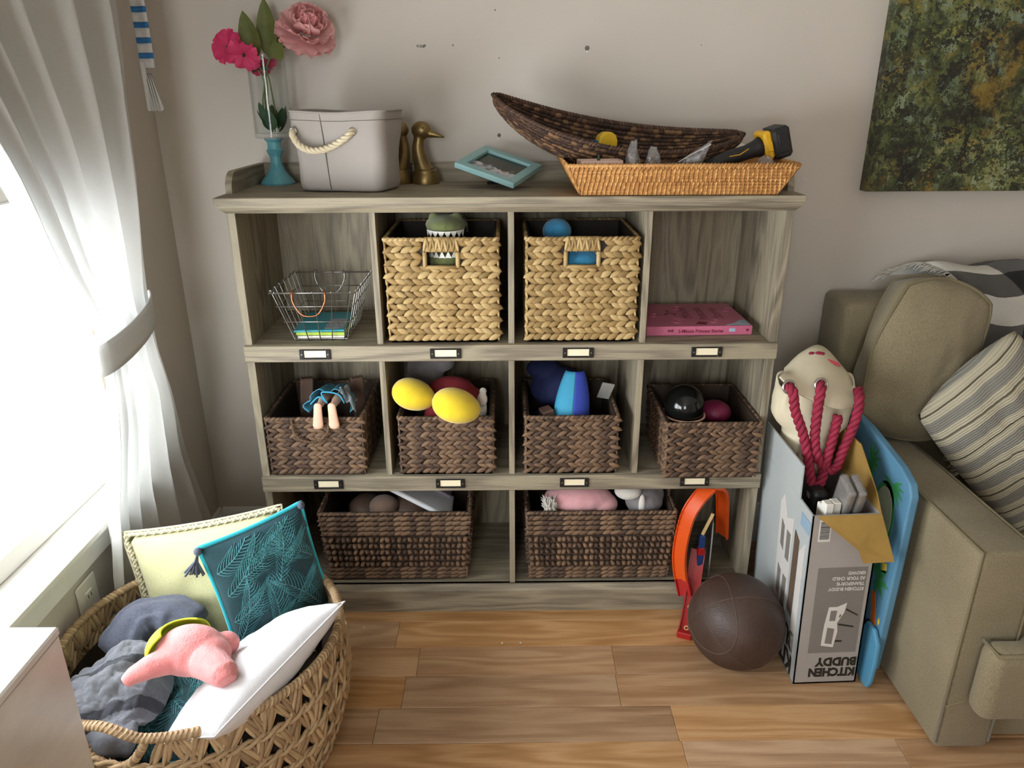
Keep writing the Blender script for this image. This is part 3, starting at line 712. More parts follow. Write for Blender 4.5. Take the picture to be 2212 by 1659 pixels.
# teal picture frame lying face up on its easel back
plain('teal_paint', '#8cb6b6', '#9ac2c1', 12, .5)
plain('black_backing', '#191817', rough=.7)
t = NT('family_photo'); v = t.coords((1, 1, 1)); s_ = t.sep(v)
nz = t.noise(v, 60, 3); dark = t.ramp(t.noise(v, 38, 4), [(.35, '#151a14'), (.6, '#2c3626'), (.8, '#566048')])
peo = t.ramp(t.noise(v, 46, 2), [(.35, '#6e7076'), (.5, '#b9bcc4'), (.62, '#d8d4d2'), (.72, '#b08a74')])
band = t.math('MULTIPLY', t.math('LESS_THAN', t.math('ADD', s_[1], t.math('MULTIPLY', nz, .05)), .014), t.math('GREATER_THAN', t.math('ADD', s_[1], t.math('MULTIPLY', nz, .04)), -.034))
t.done(t.mix(band, dark, peo), .2)
Fp, Lp, Rp = Vector((.006, .082, 1.179)), Vector((-.159, .139, 1.220)), Vector((.106, .209, 1.209))
e1 = (Lp - Fp).normalized(); e2 = (Rp - Fp).normalized(); nn = e2.cross(e1).normalized(); mid = (e1 + e2).normalized(); side = nn.cross(mid)
e1 = (mid + side).normalized(); e2 = (mid - side).normalized()
if e1.dot(Lp - Fp) < e2.dot(Lp - Fp): e1, e2 = e2, e1
FW, FH = .172, .152
cen = Fp + e1 * FW / 2 + e2 * FH / 2
pf = thing('picture_frame', 'teal wooden picture frame lying face up with a group photo', 'picture frame')
X = -e1; Z = X.cross(e2).normalized()
M4 = Matrix((X, e2, Z)).transposed().to_4x4(); M4.translation = cen; pf.matrix_world = M4
bw = .0225
for (x0, x1, y0, y1, hz) in ((-FW / 2, FW / 2, -FH / 2, -FH / 2 + bw, 1), (-FW / 2, FW / 2, FH / 2 - bw, FH / 2, 1), (-FW / 2, -FW / 2 + bw, -FH / 2, FH / 2, 0), (FW / 2 - bw, FW / 2, -FH / 2, FH / 2, 0)):
    # mitred members
    if hz: s_ = 1 if y0 < 0 else -1; o_ = [(x0, y0 if s_ > 0 else y1), (x1, y0 if s_ > 0 else y1), (x1 - bw, y1 if s_ > 0 else y0), (x0 + bw, y1 if s_ > 0 else y0)]
    else: s_ = 1 if x0 < 0 else -1; a_ = x0 if s_ > 0 else x1; c_ = x1 if s_ > 0 else x0; o_ = [(a_, y0), (a_, y1), (c_, y1 - bw), (c_, y0 + bw)]
    mods(B().prism(o_, 0, .014).obj('frame_member', 'teal_paint', pf), bevel=.0015)
B().box(-FW / 2 + bw, FW / 2 - bw, -FH / 2 + bw, FH / 2 - bw, .004, .0062).obj('photo', 'family_photo', pf)
B().box(-FW / 2 + .006, FW / 2 - .006, -FH / 2 + .006, FH / 2 - .006, -.003, .0035).obj('backing', 'black_backing', pf)
Mi = M4.inverted()
def loc(p): return tuple(Mi @ Vector(p))
b = B(); b.tube([loc(cen + (e1 + e2) * .02), loc((cen.x, cen.y + .04, ZT + .004))], .006, 6); b.tube([loc((cen.x - .03, cen.y + .05, ZT + .004)), loc((cen.x + .03, cen.y + .05, ZT + .004))], .0042, 6); b.obj('easel_leg', 'black_backing', pf)

# ---------------------------------------------------------------- rattan tray, boat basket and tools
fibre('rattan_tan', '#8f5f2e', '#b9854a', '#d8a969'); fibre('wicker_dark', '#2f1f16', '#4c3325', '#8a6845')
LEAF4 = leaf(5, 4, .55)
TX0, TX1, TY0, TY1 = .164, .620, -.022, .235; TH = .066; FLX, FLY = .036, .026
tr_ = thing('rattan_tray', 'tan rattan tray with flared sides full of tools', 'tray', ((TX0 + TX1) / 2, TY0, ZT + .0030))
hw0, dp0 = (TX1 - TX0) / 2, TY1 - TY0
def tring(f): return [(-hw0 - FLX * f, -FLY * f, TH * f), (hw0 + FLX * f, -FLY * f, TH * f), (hw0 + FLX * f, dp0 + FLY * f, TH * f), (-hw0 - FLX * f, dp0 + FLY * f, TH * f)]
b = B(); b.grid([tring(0), tring(1)], cv=True); b.f.append((0, 1, 2, 3)); b.mi.append(0)
o = b.obj('tray_core', 'rattan_tan', tr_); mods(o, solid=.005)
b = B(); rnd = random.Random(3)
for side in range(4):
    nrow = 9
    for rw in range(nrow):
        f = (rw + .5) / nrow; R4 = tring(f); pa, pb = np.array(R4[side]), np.array(R4[(side + 1) % 4]); T = pb - pa; Ln = np.linalg.norm(T); T /= Ln
        U = np.array(tring(1)[side]) - np.array(tring(0)[side]); U -= T * (U @ T); U /= np.linalg.norm(U); N = np.cross(T, U); n = int(Ln / .0105)
        for k in range(n):
            c = pa + T * (k + (.5 if rw % 2 else 0.0) + .25) * Ln / n + N * .003
            put_leaf(b, c, T, U, N, PI / 2 - .16 + rnd.uniform(-.06, .06), TH / nrow * 1.75, .0042, .0045, 0, LEAF4)
        if rw: b.tube([tuple(pa - U * .0035 + N * .001), tuple(pb - U * .0035 + N * .001)], .0017, 4)
b.obj('weave', 'rattan_tan', tr_, smooth=True, kind='stuff')
b = B(); R4 = tring(1)
for i in range(4):
    pa, pb = np.array(R4[i]), np.array(R4[(i + 1) % 4]); T = pb - pa; Ln = np.linalg.norm(T); T /= Ln; b.tube([tuple(pa), tuple(pb)], .0042, 6)
    for k in range(int(Ln / .008)): put_leaf(b, pa + T * (k + .5) * .008, T, np.array([0, 0, 1.]), np.array([T[1], -T[0], 0]), .9, .016, .006, .010, 0, LEAF4)
    pc = np.array(tring(0)[i]); UU = np.array(R4[i]) - pc; b.tube([tuple(pc), tuple(R4[i])], .004, 6)
    for k in range(8): put_leaf(b, pc + UU * (k + .5) / 8, UU / np.linalg.norm(UU), np.array([1., 0, 0]), np.array([0, -1., 0]), .5 if k % 2 else -.5, .018, .005, .010, 0, LEAF4)
b.obj('rim', 'rattan_tan', tr_, smooth=True)
# boat basket
tipL, tipR = Vector((-.042, .164, 1.396)), Vector((.585, .164, 1.302))
bt = thing('boat_basket', 'dark wicker boat-shaped basket propped in the rattan tray', 'basket', (tipL + tipR) / 2)
axb = (tipR - tipL) / 2; axn = np.array(axb.normalized()); upn = np.array(Vector((0, 0, 1)) - axb.normalized() * axb.normalized().z); upn /= np.linalg.norm(upn)
def hull(s, tt, off=0.0):
    w = .098 * max(0, 1 - s * s) ** .62 + .004 + off; sag = -.050 * (1 - s * s) ** .9
    d = .074 * max(0, 1 - abs(s) ** 2.3) ** .62 + .004 + off
    yy, zz = -w * math.cos(tt), -d * math.sin(tt) ** .8; p = np.array(axb) * s + upn * (sag + zz * .96 + yy * .27) + np.array([0, yy * .96 - zz * .27, 0]); return p
b = B(); S = np.linspace(-1, 1, 41); TT = np.linspace(0, PI, 17)
b.grid([[hull(s, q) for q in TT] for s in S]); o = b.obj('hull_core', 'wicker_dark', bt, smooth=True); mods(o, solid=.004)
for nm, off, nrm in (('weave', .003, 1), ('inner_weave', -.004, -1)):
    b = B(); rnd = random.Random(5); NR = 22
    for rw in range(NR):
        q = PI * (rw + .5) / NR; n = 44
        for k in range(n):
            s = -1 + 2 * (k + .5 + (.5 if rw % 2 else 0)) / n
            if abs(s) > .985: continue
            p, p2, p3 = hull(s, q, off), hull(min(1, s + .01), q, off), hull(s, q + .03, off)
            T = p2 - p; T /= np.linalg.norm(T); U = p3 - p; U -= T * (U @ T); U /= np.linalg.norm(U); N = np.cross(T, U)
            put_leaf(b, p, T, U, N, rnd.uniform(-.1, .1), .024, max(.003, np.linalg.norm(hull(s, q + PI / NR) - hull(s, q)) * 1.0), .0055, .1 if k % 2 else -.1, LEAF4)
    b.obj(nm, 'wicker_dark', bt, smooth=True, kind='stuff')
b = B(); rp = [hull(s, 0) for s in np.linspace(-1, 1, 40)] + [hull(s, PI) for s in np.linspace(1, -1, 40)][1:-1]
b.tube([tuple(p) for p in rp], .0052, 7, closed=True)
for i in range(len(rp)):
    p, p2 = np.array(rp[i]), np.array(rp[(i + 1) % len(rp)]); T = p2 - p; T /= np.linalg.norm(T); U = upn - T * (upn @ T); U /= np.linalg.norm(U)
    for h_ in (.25, .75): put_leaf(b, p + (p2 - p) * h_, T, U, np.cross(T, U), .9, .017, .006, .013, 0, LEAF4)
b.obj('rim', 'wicker_dark', bt, smooth=True)
plain('tape_yellow', '#e6bf2a', '#dcb11f', 20, .45); plain('tool_black', '#1b1b1c', '#252526', 40, .55, .15, 300); plain('tool_yellow', '#e5b01e', rough=.45)
plain('blue_plastic', '#2467a8', rough=.4); plain('pink_card', '#e9c9b9', rough=.8); plain('paper_white', '#e8e5de', rough=.9); plain('red_grip', '#c14a34', rough=.5); plain('crayon_green', '#35502e', rough=.5)
# tape measure in the boat
o = thing('tape_measure', 'yellow tape measure lying in the boat basket', 'tape measure', (.241, .163, 1.281), .3)
mods(B().prism([(-.026, -.018), (.024, -.018), (.026, .006), (.020, .020), (.008, .027), (-.008, .027), (-.022, .018), (-.026, .004)], -.014, .014, M=Matrix.Rotation(PI / 2, 4, 'X')).obj('case', 'tape_yellow', o), bevel=.004)
B().box(-.031, -.024, -.010, .010, -.006, .008, .002).obj('lock_button', 'blue_plastic', o)
# power drill: grip towards the left, battery up right
dr = thing('power_drill', 'black and yellow cordless drill lying in the rattan tray', 'drill')
D0, D1 = Vector((.470, .074, 1.228)), Vector((.640, .100, 1.2835))
x_ = (D1 - D0).normalized(); z_ = Vector((0, 0, 1)); y_ = z_.cross(x_).normalized(); z_ = x_.cross(y_); M = Matrix((x_, y_, z_)).transposed().to_4x4(); M.translation = D0; dr.matrix_world = M
LN = (D1 - D0).length
b = B(); b.tube([(0, 0, -.002), (.03, 0, 0), (.07, 0, .001), (.11, 0, 0), (.135, 0, .001), (.150, 0, .002)], [.014, .017, .0185, .018, .021, .026], 14); b.obj('grip', 'tool_black', dr, smooth=True)
b = B(); b.tube([(-.060, -.004, -.004), (-.03, -.002, -.003), (.0, 0, -.002)], [.016, .019, .0165], 14); b.obj('motor_housing', 'tool_black', dr, smooth=True)
b = B(); b.box(.146, .168, -.030, .030, -.032, .036, .006); b.box(.150, .164, -.034, -.029, -.012, .010, .002); b.obj('foot', 'tool_yellow', dr)
b = B(); b.box(.168, .212, -.034, .034, -.038, .036, .007); b.box(.176, .206, -.036, .036, -.026, .026, .004); b.obj('battery', 'tool_black', dr)
b = B(); b.tube([(.06, -.017, .008), (.085, -.0185, .004), (.11, -.0175, .010)], .0012, 5); b.obj('grip_stripe', 'tool_yellow', dr)
# pink card carton, crayon, black disc, paper, pliers
o = thing('card_carton', 'shallow pink cardboard carton at the end of the rattan tray', 'carton', (.203, .014, ZT + .034), .04)
b = B()
for a in ((-.045, .055, -.03, -.0275), (-.045, .055, .0275, .03), (-.045, -.0425, -.03, .03), (.0525, .055, -.03, .03)): b.box(a[0], a[1], a[2], a[3], 0, .044)
b.box(-.045, .055, -.03, .03, 0, .002); b.obj('carton_body', 'pink_card', o)
o = thing('crayon', 'dark green crayon standing in the pink carton', 'crayon', (.205, .012, ZT + .037)); B().lathe([(.0001, 0), (.004, 0), (.004, .040), (.0032, .046), (.0012, .052), (.0001, .052)], 10).obj('crayon_stick', 'crayon_green', o, smooth=True, angle=40)
B().lathe([(.0043, .02), (.0043, .036)], 10).obj('wrapper', 'crayon_green', o)
o = tag(B().lathe([(.0001, 0), (.036, 0), (.0365, .003), (.034, .010), (.018, .011), (.016, .008), (.0001, .008)], 28, M=Matrix.Translation((.383, .0, ZT + .056)) @ Matrix.Rotation(.15, 4, 'X')).obj('sanding_disc', 'tool_black', smooth=True, angle=40), 'black round sanding disc in the rattan tray', 'disc')
b = B(); rows = [[(.555 + .07 * u, .185 + .04 * v, 1.258 - .012 * u + .02 * v + .006 * math.sin(u * 3)) for u in np.linspace(0, 1, 8)] for v in np.linspace(0, 1, 5)]
o = b.grid(rows).obj('paper_sheet', 'paper_white', smooth=True); mods(o, solid=.0006); tag(o, 'curled white paper sheet behind the drill', 'paper')
pl = thing('pliers', 'red handled pliers in the rattan tray below the drill', 'pliers', (.50, .0, ZT + .062), .05)
for s in (-1, 1):
    b = B(); b.tube(spline([(-.02, 0, 0), (.0, s * .006, 0), (.04, s * .014, .001), (.085, s * .013, .002)], 5), .005, 7); b.obj('handle', 'red_grip', pl, smooth=True)
b = B(); b.box(-.06, -.015, -.008, .008, -.004, .004, .002); b.obj('jaw', 'tool_black', pl)
# crumpled clear plastic bags
def bag(label, c, w, h, d, seed, rz):
    b = B(); n = 14; rows = []
    for i in range(n):
        v = i / (n - 1); row = []
        for j in range(18):
            a = 2 * PI * j / 18; q = 1 - .75 * v ** 1.5 + .28 * fbm(math.cos(a) * 1.3 + seed, math.sin(a) * 1.3, v * 2.2)
            row.append((w * q * math.cos(a) * .5, d * q * math.sin(a) * .5, h * (v + .12 * fbm(math.cos(a) * 2, seed, math.sin(a) * 2 + v))))
        rows.append(row)
    b.grid(rows, cv=True); o = b.obj('plastic_bag', 'clear_plastic', smooth=True); o.location = c; o.rotation_euler = (0, 0, rz)
    return tag(o, label, 'plastic bag')
bag('crumpled clear plastic bag beside the pink carton', (.330, .004, ZT + .045), .050, .062, .036, 1.7, .2)
bag('pointed clear plastic bag between the carton and the sanding disc', (.283, .004, ZT + .045), .040, .075, .036, 4.2, .3)
b = B(); rows = [[(.375 + .08 * u + .02 * v, .041 + .006 * math.sin(u * 5), ZT + .056 + .012 * u + .042 * v * (.25 + u)) for u in np.linspace(0, 1, 10)] for v in np.linspace(0, 1, 6)]
o = b.grid(rows).obj('zip_bag', 'clear_plastic', smooth=True); mods(o, solid=.0012); tag(o, 'flat clear zip bag standing behind the sanding disc', 'plastic bag')
b = B(); b.tube([tuple(rows[4][k]) for k in range(10)], .0012, 5); b.obj('zip_seal', 'paper_white', o)
bag('small clear plastic bag under the drill battery', (.600, .015, ZT + .05), .07, .035, .05, 7.7, .4)
# ---------------------------------------------------------------- contents of the cubbies
plain('steel_wire', '#a9a8a4', rough=.3, metal=.9); plain('copper_wire', '#b5724f', rough=.3, metal=.85)
plain('book_teal', '#2f8d9c', '#3c9aa6', 8, .4); plain('book_green', '#a9c23a', rough=.5); plain('page_white', '#ece9df', '#dedacd', 200, .8, stretch=(1, 1, 30)); plain('print_grey', '#c9cbd2', '#5d6472', 130, .4)
# wire basket: local origin front-bottom centre
wb_ = thing('wire_basket', 'silver wire basket with copper handles and teal magazines', 'basket', (-.490, .016, SHELF_Z[1] + .0022))
WB0, WB1, WT0, WT1, DB, DT, HB = -.066, .070, -.110, .104, .20, .235, .128
def wtop(q): return WT0 + (WT1 - WT0) * q
def wbot(q): return WB0 + (WB1 - WB0) * q
def wire(pts, r=.0014, mat='steel_wire', name='wire', closed=False):
    b = B(); b.tube(pts, r, 6, closed=closed); return b.obj(name, mat, wb_, smooth=True)
Y0T, Y1T = -.004, DT
wire([(WT0, Y0T, HB), (WT1, Y0T, HB), (WT1, Y1T, HB), (WT0, Y1T, HB)], .0022, name='rim', closed=True)
for q in (0.06, .28, .5, .72, .94):            # front-back hoops
    x0, x1 = wtop(q), wbot(q)
    wire([(x0, Y0T - .004, HB + .001), (x0, Y0T - .001, HB + .006), (x0, Y0T + .003, HB + .001), (x1, .012, .0), (x1, DB, .0), (x0, Y1T - .003, HB), (x0, Y1T + .002, HB + .005)])
for q in (.04, .2, .36, .52, .68, .84, .98):   # side to side hoops
    y0, y1 = Y0T + (Y1T - Y0T) * q, .012 + (DB - .012) * q
    wire([(WT0 - .003, y0, HB + .001), (WT0 + .001, y0, HB + .006), (WT0 + .003, y0, HB), (WB0, y1, .002), (WB1, y1, .002), (WT1 - .003, y0, HB), (WT1, y0, HB + .006), (WT1 + .003, y0, HB + .001)])
for f in (.4, .72):
    a = [(WB0 + (WT0 - WB0) * f, .012 + (Y0T - .012) * f), (WB1 + (WT1 - WB1) * f, .012 + (Y0T - .012) * f), (WB1 + (WT1 - WB1) * f, DB + (Y1T - DB) * f), (WB0 + (WT0 - WB0) * f, DB + (Y1T - DB) * f)]
    wire([(x, y, HB * f) for x, y in a], closed=True)
for y, s, c in ((Y0T - .006, -1, 'copper_wire'), (Y1T - .004, -1, 'steel_wire')):
    hw_ = .041; cx = -.012
    b = B(); b.tube(spline([(cx - hw_, y, HB - .002), (cx - hw_ + .002, y - .003, HB - .022), (cx - .022, y - .006, HB - .05), (cx, y - .007, HB - .056), (cx + .022, y - .006, HB - .05), (cx + hw_ - .002, y - .003, HB - .022), (cx + hw_, y, HB - .002)], 6), .002, 7)
    for q in (-1, 1): b.tube([(cx + q * hw_, y, HB - .02), (cx + q * hw_, y, HB + .004), (cx + q * (hw_ - .003), y + .008, HB + .004)], .003, 7)
    b.obj('carry_handle', c, wb_, smooth=True)
def book(name, label, loc, w, d, h, rz, cover, rot=None, pages='page_white', grp=None, soft=False):
    r = thing(name, label, 'book' if not soft else 'magazine', loc, rz, grp, rot)
    c = .0016 if not soft else .0006
    B().box(-w / 2 + .002, w / 2 - .002, .003, d - .002, c, h - c).obj('pages', pages, r)
    B().box(-w / 2, w / 2, 0, d, 0, c, .0004).obj('cover', cover, r); B().box(-w / 2, w / 2, 0, d, h - c, h, .0004).obj('cover', cover, r)
    B().box(-w / 2, w / 2, -.0006, .0025, 0, h, .0006).obj('spine', cover, r); return r
tilt = math.radians(3)
book('magazine', 'white magazine at the bottom of the wire basket', (-.488, .037, .8135), .120, .16, .006, .02, 'page_white', soft=True)
book('magazine', 'lime edged magazine in the middle of the wire basket', (-.490, .038, .8205), .124, .16, .008, -.02, 'book_green', soft=True)
m_ = book('magazine', 'teal magazine on top of the pile in the wire basket', (-.492, .036, .8295), .128, .17, .006, .04, 'book_teal', soft=True)
B().box(.012, .060, .01, .10, .006, .0064).obj('cover_print', 'print_grey', m_)
# pink story book
plain('book_pink', '#c9708b', '#b8607c', 9, .35); plain('ink_plum', '#7a2f49', rough=.5); plain('ink_maroon', '#7b1f38', rough=.5); plain('ink_sky', '#7fa4c4', '#b9c3cf', 30, .4)
plain('flourish', '#a5576f', rough=.45)
bk = book('story_book', 'pink hardcover story book lying flat in the empty cubby', (.4885, .056, SHELF_Z[1] + .001), .277, .225, .0245, .02, 'book_pink')
b = B(); MS = Matrix.Translation((-.055, -.0011, .0075)) @ Matrix.Rotation(PI / 2, 4, 'X')
text_mesh(b, '5-Minute Princess Stories', .0125, MS, .0003, sx=.92, bold=.0002); b.obj('spine_title', 'ink_maroon', bk)
b = B(); heart = [(0, -.004), (.004, .0005), (.0042, .0028), (.0022, .0042), (0, .0028), (-.0022, .0042), (-.0042, .0028), (-.004, .0005)]
b.prism(heart, 0, .0006, M=Matrix.Translation((.126, -.0008, .0125)) @ Matrix.Rotation(PI / 2, 4, 'X')); b.obj('heart_mark', 'ink_maroon', bk)
b = B(); b.prism([(-.009, .0), (-.004, .004), (.0, .001), (.005, .005), (.009, .001), (.004, -.004), (.0, -.001), (-.004, -.003)], 0, .0006, M=Matrix.Translation((-.075, -.0008, .0125)) @ Matrix.Rotation(PI / 2, 4, 'X')); b.obj('spine_flourish', 'ink_plum', bk)
B().box(.078, .094, -.0011, 0, .009, .018).obj('spine_picture', 'ink_sky', bk)
MC = Matrix.Translation((0, 0, .0246)) @ Matrix(((0, -1, 0, 0), (1, 0, 0, 0), (0, 0, 1, 0), (0, 0, 0, 1)))     # text reads away from the spine
b = B()
for tx, x, y, sz in (('5-', -.062, .10, .075), ('Minute', -.012, .075, .040), ('Princess', .030, .06, .040), ('Stories', .072, .075, .040)):
    text_mesh(b, tx, sz, Matrix.Translation((x + sz * .35, y, .0246)) @ Matrix(((0, -1, 0, 0), (1, 0, 0, 0), (0, 0, 1, 0), (0, 0, 0, 1))), .0002, sx=.9)
b.obj('cover_title', 'ink_plum', bk)
b = B()
for cx, cy, rr in ((-.10, .10, .022), (-.045, .045, .026), (-.02, .17, .02), (.05, .04, .018), (.115, .15, .018)):
    b.tube([(cx + (rr * (1 - q * .75)) * math.cos(q * 9), cy + (rr * (1 - q * .75)) * math.sin(q * 9), .0249) for q in np.linspace(0, 1, 26)], .0016, 4, flat=.3)
b.obj('cover_flourish', 'flourish', bk)
b = B(); b.prism([(.07, .006), (.134, .006), (.134, .055), (.118, .05), (.10, .028)], .0245, .0249); b.obj('cover_picture', 'ink_sky', bk)
b = B(); b.prism([(-.005, .02), (.02, .012), (.03, .03), (.01, .045)], .0245, .0249); b.obj('cover_emblem', 'ink_maroon', bk)

# plush and toy materials
def plush(name, c1, c2, sc=40, fuzz=.6, bsc=420):
    t = NT(name); v = t.coords(); f = t.noise(v, sc, 4); g = t.noise(v, bsc, 3, .7)
    col = t.ramp(t.math('ADD', t.math('MULTIPLY', f, .6), t.math('MULTIPLY', g, .4)), [(.3, c1), (.7, c2)])
    t.bump(g, fuzz, .0025); return t.done(col, .95, **{'Sheen Weight': .35, 'Sheen Roughness': .5})
plush('plush_blue', '#2e86b8', '#4aa5d2'); plush('plush_green', '#5a6238', '#737b48'); plush('plush_yellow', '#d8b816', '#e6cc2c', fuzz=.3); plush('plush_grey', '#6f6a6a', '#8b8585'); plush('plush_pink', '#d99aa0', '#e9b3b4'); plush('plush_white', '#d9d3ca', '#ebe6dd')
plush('plush_salmon', '#d97c7c', '#e89593', fuzz=1.0, bsc=260); plush('plush_tan', '#7d6552', '#94796a')
plain('felt_white', '#efece4', rough=.9); plain('skin_vinyl', '#e9bfa6', '#e2b296', 20, .5); plain('dress_blue', '#3f8fb0', '#5aa9c4', 30, .6, .3, 300); plain('tulle', '#9aa3a8', '#6f777c', 160, .9)
plain('red_cloth', '#7d2229', '#8f2a31', 20, .9, .2, 500); plain('navy_cloth', '#232a55', '#2c3566', 20, .85); plain('aqua_cloth', '#3e9bbf', rough=.8, bump=.2, bscale=600); plain('royal_cloth', '#3146a8', rough=.8, bump=.2, bscale=600)
plain('gloss_black', '#131413', rough=.12); plain('magenta', '#7c1f45', rough=.5); plain('brown_wood', '#5b463a', '#6b5447', 20, .6); plain('tag_grey', '#9a9994', rough=.6)
def blob(name, parts, mat, parent=None, vox=.004, sm=5):
    b = B()
    for p in parts:
        if not isinstance(p[0], list): b.ball(p[0], p[1], 16, 10)
        else: b.tube(p[0], p[1], 12)
    o = b.obj(name, mat, parent, smooth=True); mods(o, remesh=vox, smooth=sm); return o
# green toothed toy in the first tan basket: an open snout behind the handle hole
g = thing('toothed_toy', 'green plush toy snout with white felt teeth in the tan basket', 'toy', (-.162, .048, .945))
blob('lower_jaw', [((0, .03, .06), (.052, .06, .035))], 'plush_green', g); blob('upper_jaw', [((0, .04, .148), (.052, .06, .026)), ((-.028, .03, .166), .014), ((.028, .03, .166), .014)], 'plush_green', g)
def teeth(par, cz, ry, rx, up, n=8, name='tooth'):
    for k in range(n):
        a = -PI * (.12 + .76 * k / (n - 1)); x, y = rx * math.cos(a), .03 + ry * math.sin(a)
        b = B(); tx, ty = -math.sin(a), math.cos(a); w = .0085
        b.add([(x - tx * w, y - ty * w, cz), (x + tx * w, y + ty * w, cz), (x, y, cz + up * .018), (x * .93 - tx * w, (y - .03) * .93 + .03 - ty * w, cz), (x * .93 + tx * w, (y - .03) * .93 + .03 + ty * w, cz)], [(0, 1, 2), (3, 2, 4), (0, 2, 3), (1, 4, 2), (0, 3, 4, 1)])
        b.obj(name, 'felt_white', par)
teeth(g, .074, .052, .046, 1); teeth(g, .140, .054, .047, -1)
o = tag(B().tube([(-.165 + .052 * math.cos(a), .17 + .01 * math.sin(a), 1.06 + .068 * math.sin(a)) for a in np.linspace(.0, PI, 20)], .0035, 7).obj('headband', 'clear_plastic', smooth=True), 'clear hair band hoop standing in the tan basket', 'headband')
# blue plush in the second tan basket
g = thing('plush_toy', 'bright blue plush toy stuffed in the tan cube basket', 'plush toy', (.170, .081, .935))
blob('plush_body', [((.0, 0, .055), (.075, .062, .055)), ((-.02, .05, .0), (.07, .08, .09))], 'plush_blue', g); blob('plush_head', [((-.052, .035, .135), (.038, .036, .033))], 'plush_blue', g)
# doll lying in the first dark bin, soles to the front
g = thing('fashion_doll', 'doll in a blue dress lying feet first over the dark bin edge', 'doll', (-.482, .0, .600))
for s in (-1, 1):
    b = B(); x = .0175 * s; rows = []
    for i in range(15):
        q = i / 14; z = .056 - .070 * q; w = (.0102 + .0052 * math.sin(q * PI * .5)) * (.55 if i == 0 else 1 if i < 13 else .85 if i == 13 else .5) * (1 - .12 * math.sin(q * PI)); dpt = .007 if 0 < i < 14 else .004
        rows.append([(x + s * .004 * q + w * math.cos(a), -.021 - .004 * q + dpt * math.sin(a) * (.7 + .3 * q), z) for a in np.linspace(0, 2 * PI, 12, endpoint=False)])
    b.grid(rows, cv=True); b.f += [tuple(range(12))[::-1], tuple(range(b.n - 12, b.n))]; b.mi += [0, 0]
    for k in range(5): b.ball((x + s * (.0115 - .0048 * k) + s * .002, -.023, -.0135 + .0012 * k * (1 if k < 4 else .6)), .0027 if k < 4 else .0038, 8, 6)
    o = b.obj('foot', 'skin_vinyl', g, smooth=True); mods(o, remesh=.0013, smooth=4)
    b = B(); b.tube(spline([(x, -.014, .044), (x, .01, .042), (x, .05, .04), (x * .9, .1, .03)], 5), [.0075, .008, .008, .0085, .009, .0095, .01, .01] + [.012] * 8, 10); b.obj('leg', 'skin_vinyl', g, smooth=True)
b = B(); rows = []
for i in range(12):
    q = i / 11; rows.append([((.062 - .02 * q) * math.cos(a) * (1 + .12 * math.sin(a * 9 + q)), .02 + .10 * q, .02 + (.056 - .02 * q) * math.sin(a) * (1 + .14 * math.sin(a * 7)) ) for a in np.linspace(-.15, PI + .15, 40)])
b.grid(rows); o = b.obj('dress', 'dress_blue', g, smooth=True); mods(o, solid=.0015)
b = B(); b.tube(spline([(-.045, .012, .04), (-.02, .008, .062), (.0, .006, .045), (-.012, .008, .074), (.03, .006, .07), (.045, .006, .045)], 8), .0022, 6); b.obj('dress_hem', 'aqua_cloth', g, smooth=True)
b = B(); rows = [[(.03 + .034 * u + .006 * math.sin(v * 7), .012 + .05 * v, .07 - .05 * u * u + .012 * math.sin(u * 9 + v * 5)) for u in np.linspace(0, 1, 20)] for v in np.linspace(0, 1, 12)]
b.grid(rows); o = b.obj('tulle_layer', 'tulle', g, smooth=True); mods(o, solid=.001)
for k, (x, y, z) in enumerate(((-.575, .155, .612), (-.431, .160, .612))):
    o = B().box(-.018, .018, -.012, .012, -.165, .05, .004).obj('toy_block', 'brown_wood'); o.location = (x, y, z); o.rotation_euler = (.08, .08 - .13 * k, .4); tag(o, ('brown block behind the blue doll dress', 'brown block on the tulle side of the doll dress')[k], 'block')
# yellow plush slippers
sl = []
for nm, lab, c, r_, rot in (('plush_slipper', 'yellow plush slipper resting against the shelf divider', (-.256, .015, .664), (.058, .05, .040), (.0, .32, 0)), ('plush_slipper', 'yellow plush slipper hanging over the bin rim in front', (-.142, -.030, .650), (.064, .055, .042), (.1, .30, .05))):
    g = thing(nm, lab, 'slipper', c, rot=rot, group='yellow plush slippers on a dark bin')
    b = B(); b.ball((0, 0, 0), r_, 28, 18); 
    V = b.v[0]; V[:, 0] *= 1 + .16 * (V[:, 2] / r_[2]) * 0; V[:, 2] *= 1 + .18 * (-V[:, 0] / r_[0]) * .6
    b.obj('slipper_body', 'plush_yellow', g, smooth=True)
    b = B(); b.tube([(r_[0] * .995 * math.cos(a), r_[1] * .72 * math.sin(a) + r_[1] * .1, -r_[2] * .62 * 0 + r_[2] * .1 * math.cos(a)) for a in np.linspace(0, 2 * PI, 40, endpoint=False)], .0008, 4, closed=True); b.obj('seam', 'plush_yellow', g)
g = thing('folded_cloth', 'dark red cloth bundle behind the yellow slippers', 'cloth', (-.165, .095, .603)); blob('cloth_body', [((0, 0, .03), (.072, .052, .05)), ((.05, .0, .01), (.045, .045, .04)), ((-.02, -.01, -.06), (.06, .05, .10))], 'red_cloth', g)
g = thing('plush_toy', 'grey plush toy slumped above the red cloth bundle', 'plush toy', (-.228, .200, .6225)); blob('plush_body', [((-.012, 0, .05), (.055, .05, .045)), ((.035, -.01, .07), (.035, .035, .026)), ((0, .005, -.06), (.05, .046, .12))], 'plush_grey', g); blob('plush_ear', [((-.03, .02, .1), (.016, .01, .02))], 'plush_grey', g)
